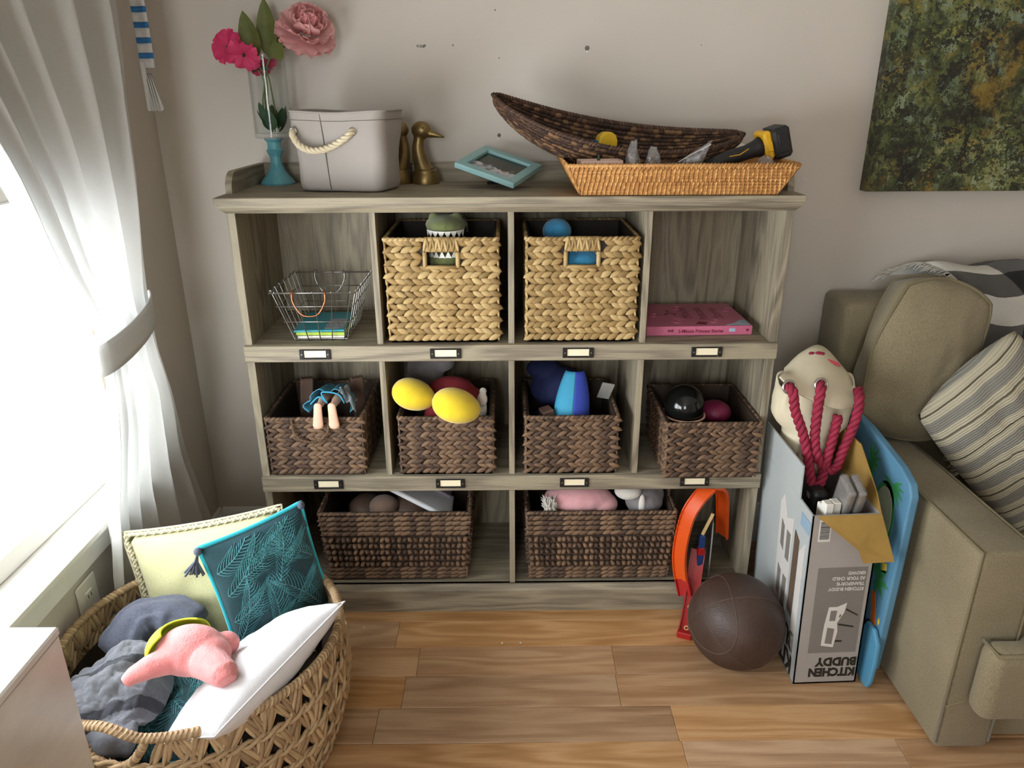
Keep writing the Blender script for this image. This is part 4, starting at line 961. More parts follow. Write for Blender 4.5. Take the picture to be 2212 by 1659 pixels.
g = thing('plush_toy', 'small white plush paw at the corner of the dark bin', 'plush toy', (-.078, .045, .625)); blob('plush_body', [((0, 0, .012), (.014, .014, .02)), ((.002, .004, .034), .010)], 'plush_white', g, .0025); blob('plush_arm', [((.0, .012, -.02), (.012, .014, .03))], 'plush_white', g, .0025)
# blue cap in the third bin
g = thing('sun_hat', 'royal blue and aqua fabric sun hat standing in the dark bin', 'hat', (.160, .055, .572))
def shell(a0, a1, zoff=0):
    rows = []
    for i in range(14):
        v = i / 13
        rows.append([((.048 * (1 - .5 * v ** 2.2)) * math.sin(a) + .012 * v, -.03 * (1 - .5 * v) * math.cos(a) + .04 * v, .018 * math.cos(a) * (1 - v) + .128 * v + zoff) for a in np.linspace(a0, a1, 16)])
    return rows
o = B().grid(shell(-1.45, .05)).obj('aqua_panel', 'aqua_cloth', g, smooth=True); mods(o, solid=.003)
o = B().grid(shell(.05, 1.45)).obj('royal_panel', 'royal_cloth', g, smooth=True); mods(o, solid=.003)
B().tube([shell(-1.45, 1.45)[0][k] for k in range(16)], .0018, 6).obj('edge_binding', 'navy_cloth', g, smooth=True)
g = thing('folded_cloth', 'navy cloth bundle filling the back of the dark bin', 'cloth', (.138, .19, .564)); blob('cloth_body', [((0, 0, .05), (.085, .066, .06)), ((-.045, .02, .1), (.05, .05, .03)), ((0, .0, -.055), (.08, .062, .064))], 'navy_cloth', g, .005)
o = B().box(-.018, .018, -.001, .001, 0, .05).obj('swing_tag', 'tag_grey'); o.location = (.252, .11, .612); o.rotation_euler = (.25, .25, .2); tag(o, 'grey card tag standing beside the blue sun hat', 'tag')
o = B().box(-.016, .016, -.02, .02, -.12, .03, .003).obj('toy_block', 'brown_wood'); o.location = (.098, .05, .578); o.rotation_euler = (.0, -.2, .3); tag(o, 'brown block beside the aqua side of the hat', 'block')
# black ball and magenta toy in the fourth bin
g = thing('toy_helmet', 'glossy black toy helmet in the bin that sticks out', 'helmet', (.466, .055, .592)); b = B(); b.ball((0, 0, .02), (.054, .06, .056), 32, 20); b.obj('helmet_shell', 'gloss_black', g, smooth=True); B().tube([(.0545 * math.cos(a), .0605 * math.sin(a), -.004) for a in np.linspace(0, 2 * PI, 36, endpoint=False)], .003, 6, closed=True).obj('helmet_rim', 'skin_vinyl', g, smooth=True)
B().lathe([(.03, 0), (.05, .06), (.05, .12)], 20, Matrix.Translation((0, 0, -.147))).obj('helmet_padding', 'tool_black', g, smooth=True)
g = thing('plush_toy', 'dark magenta plush beside the black helmet', 'plush toy', (.562, .095, .555)); blob('plush_body', [((0, 0, .02), (.045, .045, .032)), ((.0, .02, -.05), (.045, .05, .06))], 'magenta', g)
# bottom left basket: white and blue play tray, brown ball
g = thing('play_tray', 'white play tray with blue bar leaning in the wide basket', 'toy')
Mp = frame_mat((-.235, .10, .315), (.83, 0, -.50), (.0, 1, .0)); g.matrix_world = Mp
plain('gloss_white', '#e4e8ec', rough=.15); plain('gloss_blue', '#1f6fa8', rough=.2); plain('confetti', '#6a5a72', '#9a8f98', 120, .5)
mods(B().box(-.15, .075, -.07, .06, -.010, .004).obj('tray_body', 'gloss_white', g), bevel=.007)
mods(B().box(-.13, .06, .075, .092, -.004, .02).obj('tray_bar', 'gloss_blue', g), bevel=.006); mods(B().box(-.13, .06, .03, .075, -.006, .012).obj('tray_pad', 'confetti', g), bevel=.004)
g = thing('plush_toy', 'round brown plush head peeking over the wide basket', 'plush toy', (-.372, .11, .245)); blob('plush_head', [((0, 0, .03), (.045, .04, .035))], 'plush_tan', g); blob('plush_body', [((.07, .03, .0), (.07, .06, .05)), ((-.06, .05, -.01), (.06, .06, .05)), ((0, .03, -.06), (.09, .06, .06))], 'brown_wood', g, .006)
# bottom right basket: pink plush, white tuft, grey plush with ear
g = thing('plush_toy', 'pink plush unicorn body with white mane lying in the basket', 'plush toy', (.215, .085, .285)); blob('plush_body', [((-.025, 0, .03), (.100, .055, .045)), ((.045, -.005, .012), (.045, .042, .033)), ((-.02, .02, -.09), (.09, .06, .10))], 'plush_pink', g, .004)
b = B(); rnd = random.Random(4)
for k in range(110):
    a = rnd.uniform(-.9, .9); x = -.105 + rnd.uniform(-.014, .02); y0 = -.045 + rnd.uniform(-.01, .02); z0 = .055 + rnd.uniform(-.02, .012)
    put_leaf(b, np.array([x - .006, y0 - .006, z0 - .022]), np.array([1., 0, 0]), np.array([0, 0, 1.]), np.array([0, -1., 0]), PI / 2 + a * .5 + .3, rnd.uniform(.035, .055), .004, .004, rnd.uniform(.1, .5), LEAF4)
b.obj('mane', 'plush_white', g, smooth=True, kind='stuff')
for x in (.012,): B().ball((x, -.052, .0), (.012, .006, .007), 12, 8).obj('eye', 'gloss_black', g, smooth=True)
g = thing('plush_toy', 'grey and white plush rabbit with a floppy ear in the basket', 'plush toy', (.378, .085, .285)); blob('plush_body', [((.002, 0, .02), (.055, .05, .045)), ((.028, .02, .03), (.035, .04, .035)), ((0, .02, -.09), (.05, .06, .10))], 'plush_grey', g)
blob('plush_muzzle', [((-.048, -.014, .058), (.040, .035, .024))], 'plush_white', g); blob('plush_ear', [((-.012, -.045, .03), (.010, .008, .034)), ((-.006, -.045, .005), (.009, .007, .02))], 'plush_white', g, .003)
for x, z in ((-.03, -.002), (.025, .0)): B().ball((x, -.048, z), (.012, .008, .010), 12, 8).obj('eye', 'gloss_blue' if x < 0 else 'gloss_black', g, smooth=True)

# orange toy track loop leaning out of the last bottom cubby
plain('track_orange', '#e0591c', '#d9531a', 10, .35); plain('track_red', '#a8201f', rough=.4); plain('decal_yellow', '#e0c38a', rough=.5); plain('track_blue', '#263d72', rough=.4)
tk = thing('toy_track', 'orange toy track loop with red launcher ramp', 'toy track')
def strip(path, half, side, lip=.006, th=.0028):
    """track section: flat strip with raised lips, swept along the path; side = width direction"""
    prof = [(-half, lip), (-half, -th), (half, -th), (half, lip), (half - .003, lip), (half - .003, 0), (-half + .003, 0), (-half + .003, lip)]
    rows = []; P = [Vector(p) for p in path]
    for i, p in enumerate(P):
        tg = (P[min(i + 1, len(P) - 1)] - P[max(i - 1, 0)]).normalized(); s = Vector(side) - tg * Vector(side).dot(tg); s.normalize(); n = tg.cross(s)
        rows.append([p + s * a + n * h for a, h in prof])
    b = B(); b.grid(rows, cv=True); m = len(prof); b.f += [tuple(range(m)), tuple(range(b.n - m, b.n))[::-1]]; b.mi += [0, 0]; return b
loop = spline([(.547, .015, .385), (.515, .005, .352), (.490, .0, .305), (.477, -.006, .245), (.472, -.010, .185), (.475, -.017, .135), (.481, -.024, .105)], 8)
strip(loop, .022, (.62, -.78, 0)).obj('track_loop', 'track_orange', tk, smooth=True, angle=40)
loop2 = spline([(.547, .02, .387), (.580, .035, .372), (.60, .06, .32), (.612, .08, .25), (.62, .09, .18)], 8)
strip(loop2, .022, (.5, -.86, 0)).obj('track_loop', 'track_orange', tk, smooth=True, angle=40)
strip(spline([(.4815, -.0245, .109), (.487, -.034, .085), (.491, -.042, .066)], 5), .0215, (.72, -.69, 0), .007, .005).obj('red_connector', 'track_red', tk)
ramp = spline([(.535, .025, .175), (.520, -.012, .115), (.504, -.058, .063), (.488, -.100, .0305), (.472, -.136, .0085)], 6)
strip(ramp, .020, (.93, -.36, 0), .007, .006).obj('launcher_ramp', 'track_red', tk)
b = B(); b.box(-.02, .02, -.006, .012, 0, .02, .003, M=Matrix.Translation((.469, -.141, .0)) @ Matrix.Rotation(-.38, 4, 'Z')); b.obj('launcher_foot', 'track_red', tk)
def on_ramp(i, off):
    P = [Vector(p) for p in ramp]; tg = (P[i + 1] - P[i - 1]).normalized(); s = Vector((.93, -.36, 0)); s = (s - tg * s.dot(tg)).normalized(); n = tg.cross(s)
    if n.z < 0: n = -n; s = -s
    M = Matrix((s, -tg, n)).transposed().to_4x4(); M.translation = P[i] + n * off; return M
B().prism([(-.009, -.002), (0, .016), (.009, -.002), (.004, -.002), (.004, -.012), (-.004, -.012), (-.004, -.002)], 0, .001, M=on_ramp(14, .0016)).obj('arrow_decal', 'decal_yellow', tk)
B().lathe([(.0045, .0), (.0045, .0012), (.0068, .0012), (.0068, 0)], 18, on_ramp(21, .0012)).obj('ring_decal', 'decal_yellow', tk)
b = B(); b.box(.528, .545, .0, .018, .13, .235, .003, M=Matrix.Rotation(.0, 4, 'X')); b.obj('launcher_body', 'track_blue', tk); B().box(.527, .546, -.001, .019, .17, .197, .003).obj('launcher_clip', 'track_red', tk)
B().tube([(.537, .01, .235), (.556, .012, .285), (.562, .014, .30)], .005, 6).obj('launcher_arm', 'decal_yellow', tk)
mods(B().prism([(0, 0), (.13, 0), (.13, .15), (.02, .17), (.0, .12)], -.002, .002, M=Matrix.Translation((.566, .012, .0885)) @ Matrix(((.25, 0, 1, 0), (1, 0, -.25, 0), (0, 1, 0, 0), (0, 0, 0, 1)))).obj('side_plate', 'tag_grey', tk), bevel=.0008)
# old brown basketball
t = NT('worn_leather'); v = t.coords(); f = t.noise(v, 9, 4); g_ = t.n('ShaderNodeTexVoronoi', {'Vector': v, 'Scale': 190.0}).outputs[0]
t.bump(g_, .35, .0015); t.done(t.ramp(f, [(.3, '#3a2a23'), (.7, '#4b382f')]), t.ramp(t.noise(v, 20, 3), [(.3, (.4, .4, .4, 1)), (.7, (.62, .62, .62, 1))]))
plain('ball_groove', '#57483f', rough=.6)
RBL = .1215
bb = thing('basketball', 'worn dark brown basketball on the floor by the box', 'basketball', (.576, -.222, RBL + .0005)); bb.rotation_euler = (.5, .55, .3)
B().ball((0, 0, 0), RBL, 64, 40).obj('ball_skin', 'worn_leather', bb, smooth=True)
def groove(fn): return B().tube([tuple(Vector(fn(a)).normalized() * (RBL + .0002)) for a in np.linspace(0, 2 * PI, 80, endpoint=False)], .0013, 5, closed=True).obj('groove', 'ball_groove', bb, smooth=True)
groove(lambda a: (math.cos(a), math.sin(a), 0)); groove(lambda a: (math.cos(a), 0, math.sin(a)))
for s in (-1, 1): groove(lambda a: (s * (.72 + .22 * math.cos(2 * a)), .75 * math.sin(a), .75 * math.cos(a)))
# ---------------------------------------------------------------- soft furnishing helpers
def pil_pt(u, v, w, h, t, pinch=.09, side=1, seed=0, wr=.0):
    x = w / 2 * u * (1 - pinch * (1 - v * v) * abs(u) ** 2); y = h / 2 * v * (1 - pinch * (1 - u * u) * abs(v) ** 2)
    z = side * t / 2 * (max(0, 1 - abs(u) ** 2.4) ** .55) * (max(0, 1 - abs(v) ** 2.4) ** .55)
    if wr: z += wr * fbm(u * 2.2 + seed, v * 2.2, seed) * (1 - u * u) * (1 - v * v)
    return (x, y, z)
def pillow(par, name, mat, w, h, t, n=26, seed=0, wr=.012, pinch=.09):
    b = B(); S = np.linspace(-1, 1, n)
    for sd in (1, -1): b.grid([[pil_pt(u, v, w, h, t, pinch, sd, seed, wr) for v in S] for u in S])
    return b.obj(name, mat, par, smooth=True)
def pil_edge(w, h, pinch=.09, n=24):
    S = np.linspace(-1, 1, n); P = [(u, -1) for u in S] + [(1, v) for v in S[1:]] + [(u, 1) for u in S[::-1][1:]] + [(-1, v) for v in S[::-1][1:-1]]
    return [pil_pt(u, v, w, h, 0, pinch) for u, v in P]
def orient(o, c, right, up):
    x = Vector(right).normalized(); y = Vector(up); y = (y - x * y.dot(x)).normalized(); z = x.cross(y); M = Matrix((x, y, z)).transposed().to_4x4(); M.translation = c; o.matrix_world = M; return M
def weave_mat(name, c1, c2, sc=420, rough=.9, bump=.5):
    t = NT(name); v = t.coords(); s_ = t.sep(v)
    f = t.noise(v, sc, 3, .6); g = t.noise(v, 7, 3)
    t.bump(f, bump, .0012); return t.done(t.ramp(t.math('ADD', t.math('MULTIPLY', f, .7), t.math('MULTIPLY', g, .3)), [(.3, c1), (.7, c2)]), rough, **{'Sheen Weight': .15})
weave_mat('sofa_tweed', '#685d45', '#91866a', 330); weave_mat('piping_tweed', '#5f553c', '#7d7255', 500)
weave_mat('throw_white', '#c9c5bc', '#dbd7ce', 600); weave_mat('throw_grey', '#454442', '#6b6966', 700); weave_mat('throw_black', '#151414', '#232222', 600); weave_mat('fringe_white', '#cdc8bd', '#dad5ca', 300)
# ---------------------------------------------------------------- sofa
sf = thing('sofa', 'olive beige tweed sofa with piped arm beside the box', 'sofa')
def soft(name, par, x0, x1, y0, y1, z0, z1, bev=.02, mat='sofa_tweed', sub=0):
    b = B(); b.box(x0, x1, y0, y1, z0, z1); o = b.obj(name, mat, par, smooth=True); m = o.modifiers.new('b', 'BEVEL'); m.width = bev; m.segments = 4; m.limit_method = 'NONE'; return o
def pipe(par, pts, r=.004, closed=False, name='piping'): return B().tube(pts, r, 7, closed=closed).obj(name, 'piping_tweed', par, smooth=True)
soft('arm', sf, .945, 1.068, -.530, .30, .012, .528, .012)
pipe(sf, [(.9465, -.528, .03), (.9465, -.528, .526), (.9465, .2, .526)], .0035); pipe(sf, [(1.066, -.528, .03), (1.066, -.528, .526), (1.066, .1, .526)], .0035)
pipe(sf, [(.947, -.531, .135), (1.066, -.531, .175)], .002, name='panel_seam')
soft('sofa_back', sf, .918, 2.25, .17, .334, .012, .862, .022)
soft('seat_base', sf, 1.066, 2.2, -.500, .18, .012, .225, .015)
o = B().prism([(.975, -.600), (2.15, -.600), (2.15, .17), (1.072, .17), (1.072, -.536), (.975, -.536)], .150, .330).obj('seat_cushion', 'sofa_tweed', sf, smooth=True); m = o.modifiers.new('b', 'BEVEL'); m.width = .028; m.segments = 4; m.limit_method = 'NONE'
pipe(sf, [(.985, -.54, .322), (.985, -.592, .322), (2.1, -.592, .322)], .0045)
for x in (1.0, 2.1):
    for y in (-.48, .26): B().lathe([(.0001, 0), (.022, 0), (.028, .016)], 14, Matrix.Translation((x, y, 0))).obj('foot', 'black_backing', sf, smooth=True)
# big loose cushion
g = thing('back_cushion', 'large olive tweed back cushion standing on the sofa arm', 'cushion'); orient(g, (1.066, .048, .743), (.96, -.08, -.22), (.20, .11, .97))
CW, CH, CT = .245, .405, .13
b = B(); S = np.linspace(-1, 1, 22)
def cpt(u, v, sd):
    k_ = .62; u, v = u * math.sqrt(1 - k_ * v * v / 2), v * math.sqrt(1 - k_ * u * u / 2); p = pil_pt(u, v, CW * 1.06, CH * 1.06, CT, .0, sd, 2, .012); p = (p[0], p[1], max(0, sd * p[2]) * sd); zz = sd * .024; return (p[0], p[1], p[2] * .85 + zz)
for sd in (1, -1): b.grid([[cpt(u, v, sd) for v in S] for u in S])
ed = [(u, -1) for u in S] + [(1, v) for v in S[1:]] + [(u, 1) for u in S[::-1][1:]] + [(-1, v) for v in S[::-1][1:-1]]
b.grid([[cpt(u, v, 1) for u, v in ed], [cpt(u, v, -1) for u, v in ed]], cv=True); b.obj('cushion_body', 'sofa_tweed', g, smooth=True)
for sd in (1, -1): B().tube([cpt(u, v, sd) for u, v in ed], .0042, 7, closed=True).obj('piping', 'piping_tweed', g, smooth=True)
# striped pillow
g = thing('striped_pillow', 'knitted grey and cream striped pillow on the sofa', 'pillow')
t = NT('knit_stripe'); v = t.coords(); s_ = t.sep(v); yy = t.math('ADD', s_[1], t.math('MULTIPLY', t.noise(v, 3, 2), .03))
a = t.math('FRACT', t.math('MULTIPLY', yy, 15.0)); broad = t.math('GREATER_THAN', a, .58)
fine = t.math('GREATER_THAN', t.math('SINE', t.math('MULTIPLY', yy, 1100.0)), .35); line = t.math('LESS_THAN', t.math('ABSOLUTE', t.math('SUBTRACT', a, .28)), .03)
rib = t.math('ADD', t.math('SINE', t.math('MULTIPLY', yy, 1100.0)), t.noise(v, 500, 2)); t.bump(rib, .5, .0015)
c0 = t.mix(t.math('MULTIPLY', fine, .35), '#bab29a', '#8f8a7c'); c1 = t.mix(broad, c0, '#86837a'); t.done(t.mix(line, c1, '#575240'), .95)
orient(g, (1.2725, -.100, .5900), (.225, .05, .206), (-.324, .044, .281))
pillow(g, 'pillow_body', 'knit_stripe', .31, .43, .13, 30, 5, .02, -.10)
# plaid throw over the sofa back
g = thing('throw_blanket', 'black grey and white checked throw with fringe over the sofa back', 'blanket')
NU, NV = 40, 56; prof = spline([(.325, .89), (.31, .925), (.25, .945), (.19, .93), (.155, .88), (.15, .80), (.145, .70), (.13, .60), (.10, .48), (.05, .40)], 7); prof = prof[::max(1, len(prof) // NV)]
NV = len(prof); rows = []
for i in range(NU):
    u = i / (NU - 1); row = []
    for j, p in enumerate(prof):
        v = j / (NV - 1); x = 1.075 + .15 * min(1, v * 2.2) + .012 * math.sin(v * 14) + .75 * u
        off = .016 * math.sin(u * 21 + v * 3) + .02 * fbm(u * 4, v * 4, 1.3)
        row.append((x, p[0] - abs(off) - .01, p[1] + off * .5 + .012))
    rows.append(row)
for idx, mt in enumerate(('throw_white', 'throw_grey', 'throw_black')): pass
b = B(); P = np.array(rows); b.grid(P)
b.mi = [(2 if (i // 8 % 2 and (j // 7 % 2)) else 1 if (i // 8 % 2 or (j // 7 % 2)) else 0) for i in range(NU - 1) for j in range(NV - 1)]
b.mi = [2 - m_ if False else m_ for m_ in b.mi]
o = b.obj('throw_cloth', ['throw_white', 'throw_grey', 'throw_black'], g, smooth=True); mods(o, solid=.004)
b = B(); rnd = random.Random(2)
for j in range(0, NV * 3):
    q = j / 3; j0 = min(int(q), NV - 2); p = P[0][j0] * (1 - (q - j0)) + P[0][j0 + 1] * (q - j0); l_ = rnd.uniform(.022, .036)
    b.tube([tuple(p), tuple(p + np.array([-l_ * .5, -.004, -.004 + rnd.uniform(-.005, .004)])), tuple(p + np.array([-l_, -.006 + rnd.uniform(-.004, .004), -.010 + rnd.uniform(-.012, .01)]))], [.0016, .0014, .0007], 5)
b.obj('fringe', 'fringe_white', g, smooth=True, kind='stuff')
# ---------------------------------------------------------------- painting
t = NT('oil_paint'); v = t.coords((1, 1, 1)); d1 = t.noise(v, 5, 3, .5, .6); d2 = t.noise(t.coords((1, 1, .6), loc=(3, 1, 2)), 16, 6, .7, 1.2); d3 = t.noise(t.coords((1, 1, 1.2), loc=(7, 5, 1)), 7, 4, .6, .8)
vor = t.n('ShaderNodeTexVoronoi', {'Vector': t.mix(.35, v, t.n('ShaderNodeTexNoise', {'Vector': v, 'Scale': 14.0, 'Detail': 5.0, 'Roughness': .7}).outputs[1]), 'Scale': 34.0}); cell = t.sep(vor.outputs['Color'])
base = t.ramp(t.math('ADD', t.math('MULTIPLY', d1, .45), t.math('ADD', t.math('MULTIPLY', d2, .3), t.math('MULTIPLY', cell[0], .25))), [(.34, '#14130e'), (.45, '#242118'), (.52, '#343a20'), (.59, '#505a2e'), (.66, '#7c7c48'), (.76, '#a09d78')])
och = t.ramp(t.math('ADD', t.math('MULTIPLY', d3, .8), t.math('MULTIPLY', cell[1], .2)), [(.55, (0, 0, 0, 1)), (.66, (1, 1, 1, 1))]); blu = t.ramp(t.math('ADD', t.math('MULTIPLY', d2, .6), t.math('MULTIPLY', cell[2], .4)), [(.62, (0, 0, 0, 1)), (.72, (1, 1, 1, 1))])
c = t.mix(t.math('MULTIPLY', t.sep(och)[0], t.math('MULTIPLY', d2, 1.1)), base, '#a08430'); c = t.mix(t.math('MULTIPLY', t.sep(blu)[0], .55), c, '#90a58a')
t.bump(t.math('ADD', d2, cell[0]), .5, .004); t.done(c, .5)
g = thing('canvas_painting', 'unframed abstract garden painting in dark greens and ochre', 'painting', (.984, YB - .042, 1.142))
B().box(0, 1.2, 0, .002, 0, .80).obj('painted_front', 'oil_paint', g); B().box(-.0005, 1.2, .002, .041, -.0005, .80, .001).obj('canvas_edge', 'oil_paint', g)
# ---------------------------------------------------------------- carton with print
plain('card_grey', '#a39e99', '#9c9792', 5, .6); plain('card_brown', '#a68442', '#957638', 14, .85, .1, 300); plain('card_pale', '#b9c0bf', '#a9b0b1', 4, .5); plain('print_dark', '#7f7b76', '#77736e', 6, .6); plain('print_black', '#23221c', rough=.6); plain('print_white', '#d3d0cb', rough=.6); plain('print_wood', '#5a4a3c', '#6b5a48', 30, .6, stretch=(4, 4, 1)); plain('print_blue', '#8ea9bd', rough=.6); plain('foam_white', '#e2ded4', rough=.9)
BXW, BXD, BXH = .158, .342, .488
bx = thing('cardboard_box', 'tall open carton of a children kitchen stool printed upside down', 'box', (.705, -.316, .001), rot=(0, -.034, 0))
b = B(); th = .004
b.box(0, BXW, 0, th, 0, BXH); b.obj('front_panel', 'card_grey', bx); B().box(0, th, 0, BXD, 0, BXH).obj('side_panel', 'card_pale', bx); B().box(BXW - th, BXW, 0, BXD, 0, BXH).obj('side_panel', 'card_grey', bx); B().box(0, BXW, BXD - th, BXD, 0, BXH).obj('rear_panel', 'card_grey', bx); B().box(0, BXW, 0, BXD, 0, th).obj('bottom_panel', 'card_brown', bx)
B().box(.0005, .0045, .085, BXD, BXH, BXH + .085).obj('flap', 'card_pale', bx)
# tan inside faces of the flaps
b = B(); q0 = [(.012, -.001, BXH), (BXW, -.001, BXH), (BXW + .020, -.045, .392), (BXW - .052, -.047, .392), (BXW - .062, -.036, .420)]
V = q0 + [(x, y - .003, z - .003) for x, y, z in q0]; n_ = len(q0); b.add(V, [tuple(range(n_)), tuple(range(n_, 2 * n_))[::-1]] + [(i, (i + 1) % n_, n_ + (i + 1) % n_, n_ + i) for i in range(n_)]); b.obj('flap', 'card_brown', bx)
b = B(); q0 = [(BXW - .003, .0, BXH), (BXW - .003, BXD - .04, BXH), (BXW - .006, BXD - .05, BXH + .11), (BXW - .007, .13, BXH + .115), (BXW - .005, .03, BXH + .04)]
V = q0 + [(x + .003, y, z) for x, y, z in q0]; b.add(V, [tuple(range(5)), tuple(range(5, 10))[::-1]] + [(i, (i + 1) % 5, 5 + (i + 1) % 5, 5 + i) for i in range(5)]); b.obj('flap', 'card_brown', bx)
def UM(x, z, y=-.0006): return Matrix(((-1, 0, 0, x), (0, 0, -1, y), (0, -1, 0, z), (0, 0, 0, 1)))      # upside-down lettering on the front
B().box(.028, .146, -.0004, .001, .095, .345).obj('print_panel', 'print_dark', bx)
b = B(); text_mesh(b, 'KITCHEN', .0345, UM(.152, .046), .0002, sx=.80, bold=.0018); text_mesh(b, 'BUDDY', .0345, UM(.152, .078), .0002, sx=.86, bold=.0018); b.obj('big_lettering', 'print_black', bx)
b = B()
for i, tx in enumerate(('KITCHEN BUDDY', 'TRANSFORMS', 'AS YOUR CHILD', 'GROWS!')): text_mesh(b, tx, .0125, UM(.142, .288 + i * .0150, -.0010), .0002, sx=.85, bold=.0003)
b.obj('small_lettering', 'print_white', bx)
def flat(name, mat, polys, y=-.0012):
    b = B()
    for o_ in polys: b.prism(o_, 0, .0008, M=Matrix(((1, 0, 0, 0), (0, 0, 1, y), (0, 1, 0, 0), (0, 0, 0, 1))))
    return b.obj(name, mat, bx)
# stool picture on the front: side frame with holes, rungs behind
S1 = [(.058, .118), (.088, .112), (.094, .16), (.090, .185), (.104, .215), (.108, .243), (.086, .232), (.066, .232), (.060, .18)]
flat('stool_picture', 'print_white', [S1]); flat('stool_picture_hole', 'print_dark', [[(.066, .125), (.083, .122), (.085, .168), (.068, .172)], [(.070, .192), (.084, .192), (.086, .222), (.071, .222)], [(.094, .20), (.098, .206), (.096, .212), (.092, .206)]], -.0018)
flat('stool_rungs', 'print_black', [[(.094, .178), (.132, .170), (.132, .174), (.094, .183)], [(.108, .222), (.138, .204), (.138, .208), (.108, .227)], [(.09, .128), (.108, .127), (.108, .132), (.09, .133)]], -.0009)
B().box(.018, .046, -.0006, .001, .418, .476).obj('barcode_patch', 'print_white', bx)
b = B(); rnd = random.Random(8); z = .424
while z < .470:
    w_ = rnd.choice((.0008, .0012, .002)); b.box(.021, .043, -.0010, 0, z, z + w_); z += w_ + rnd.choice((.0008, .0014))
b.obj('barcode_lines', 'print_black', bx)
# side print (faces the shelf): stool frame photo and lettering
def flatL(name, mat, polys, x=-.0004):
    b = B()
    for o_ in polys: b.prism(o_, 0, .0008, M=Matrix(((0, 0, -1, x), (1, 0, 0, 0), (0, 1, 0, 0), (0, 0, 0, 1))))
    return b.obj(name, mat, bx)
flatL('side_photo_plank', 'print_wood', [[(.055, .16), (.085, .17), (.085, .40), (.055, .385)]]); flatL('side_photo_frame', 'print_white', [[(.095, .10), (.18, .12), (.19, .42), (.17, .45), (.14, .40), (.10, .42)], [(.02, .06), (.05, .10), (.05, .36), (.02, .40)]])
flatL('side_photo_hole', 'print_dark', [[(.105, .15), (.13, .15), (.13, .24), (.107, .24)], [(.145, .16), (.165, .17), (.168, .25), (.146, .24)], [(.107, .29), (.13, .29), (.132, .37), (.108, .37)], [(.146, .30), (.168, .31), (.17, .38), (.15, .37)]], -.0012)
flatL('side_photo_label', 'print_blue', [[(.008, .43), (.06, .43), (.06, .465), (.008, .465)]])
b = B(); ML = Matrix(((0, 0, -1, -.001), (1, 0, 0, .0), (0, -1, 0, .0), (0, 0, 0, 1)))
text_mesh(b, 'KITCHEN', .075, Matrix.Translation((0, .02, .062)) @ Matrix(((0, 0, -1, -.001), (1, 0, 0, 0), (0, -1, 0, 0), (0, 0, 0, 1))), .0002, sx=.8, bold=.003); text_mesh(b, 'BUDDY', .075, Matrix.Translation((0, .02, .128)) @ Matrix(((0, 0, -1, -.001), (1, 0, 0, 0), (0, -1, 0, 0), (0, 0, 0, 1))), .0002, sx=.8, bold=.003); b.obj('side_lettering', 'print_black', bx)
# what is packed in the carton
for i, (x, y, lab) in enumerate(((.733, -.275, 'white foam spacer in the carton by its pale side'), (.7535, -.268, 'white foam spacer in the carton by the wrapped boards'))):
    g = thing('foam_spacer', lab, 'packing foam', (x, y, .46), .1); B().box(-.010, .010, -.02, .02, -.1, .034, .002).obj('foam_block', 'foam_white', g); B().box(-.010, .010, -.02, .004, .03, .046, .002).obj('foam_step', 'foam_white', g)
plain('board_grey', '#8f8880', '#7d766f', 20, .4)
for i, (dx, lab) in enumerate(((0, 'plastic wrapped stool board leaning in the carton, inner one'), (.024, 'plastic wrapped stool board leaning in the carton, next to the tan flap'))):
    g = thing('stool_board', lab, 'board', (.796 + dx, -.182, .30), rot=(.40, -.10, 0)); mods(B().box(-.009, .009, -.03, .03, -.12, .28).obj('board_panel', 'board_grey', g), bevel=.006); mods(B().box(-.0105, .0105, -.032, .032, -.12, .283).obj('plastic_wrap', 'clear_plastic', g), bevel=.007)
g = thing('stool_end', 'dark rounded stool end piece standing in the carton', 'stool part', (.752, -.18, .36)); mods(B().prism([(-.02, -.03), (.02, -.03), (.02, .03), (-.02, .03)], -.1, .13).obj('end_panel', 'tool_black', g), bevel=.012); B().box(-.021, .021, -.01, .01, .10, .115, .002).obj('end_band', 'board_grey', g)
# ---------------------------------------------------------------- beach tote with red ropes
plain('canvas_cream', '#dcd2b8', '#d2c7ab', 8, .85, .25, 600); plain('print_coral', '#d2606a', '#c24a5a', 20, .8); plain('rope_crimson', '#9c2440', '#7f1b33', 50, .8, .3, 400)
tt = thing('beach_tote', 'cream canvas tote bag with thick crimson rope handles', 'bag', (.768, -.02, .47))
TB = Vector((.012, -.035, 0))
b = B(); rows = []
for i in range(16):
    v = i / 15; sm_ = max(0, min(1, (v - .44) / .22)); sm_ = sm_ * sm_ * (3 - 2 * sm_); hw_ = .058 + .046 * sm_ * (1 - .25 * v); hd = .046 + .022 * math.sin(v * 2.4) * (1 - .4 * v) * (1 - .55 * max(0, min(1, (v - .62) / .2)))
    rows.append([(hw_ * math.copysign(abs(math.cos(a)) ** .7, math.cos(a)) * (1 + .09 * fbm(math.cos(a) * 1.5, math.sin(a) * 1.5, v * 3)), hd * math.copysign(abs(math.sin(a)) ** .7, math.sin(a)) * (1 + .24 * fbm(math.cos(a) * 2, math.sin(a) * 2 + 4, v * 4)) - .012 * v - .012, .25 * v + .012 * math.sin(a * 3 + 1) * v) for a in np.linspace(0, 2 * PI, 44, endpoint=False)])
b.grid(rows, cv=True); b.f.append(tuple(range(44))[::-1]); b.mi.append(0); o = b.obj('bag_body', 'canvas_cream', tt, smooth=True); mods(o, solid=.003)
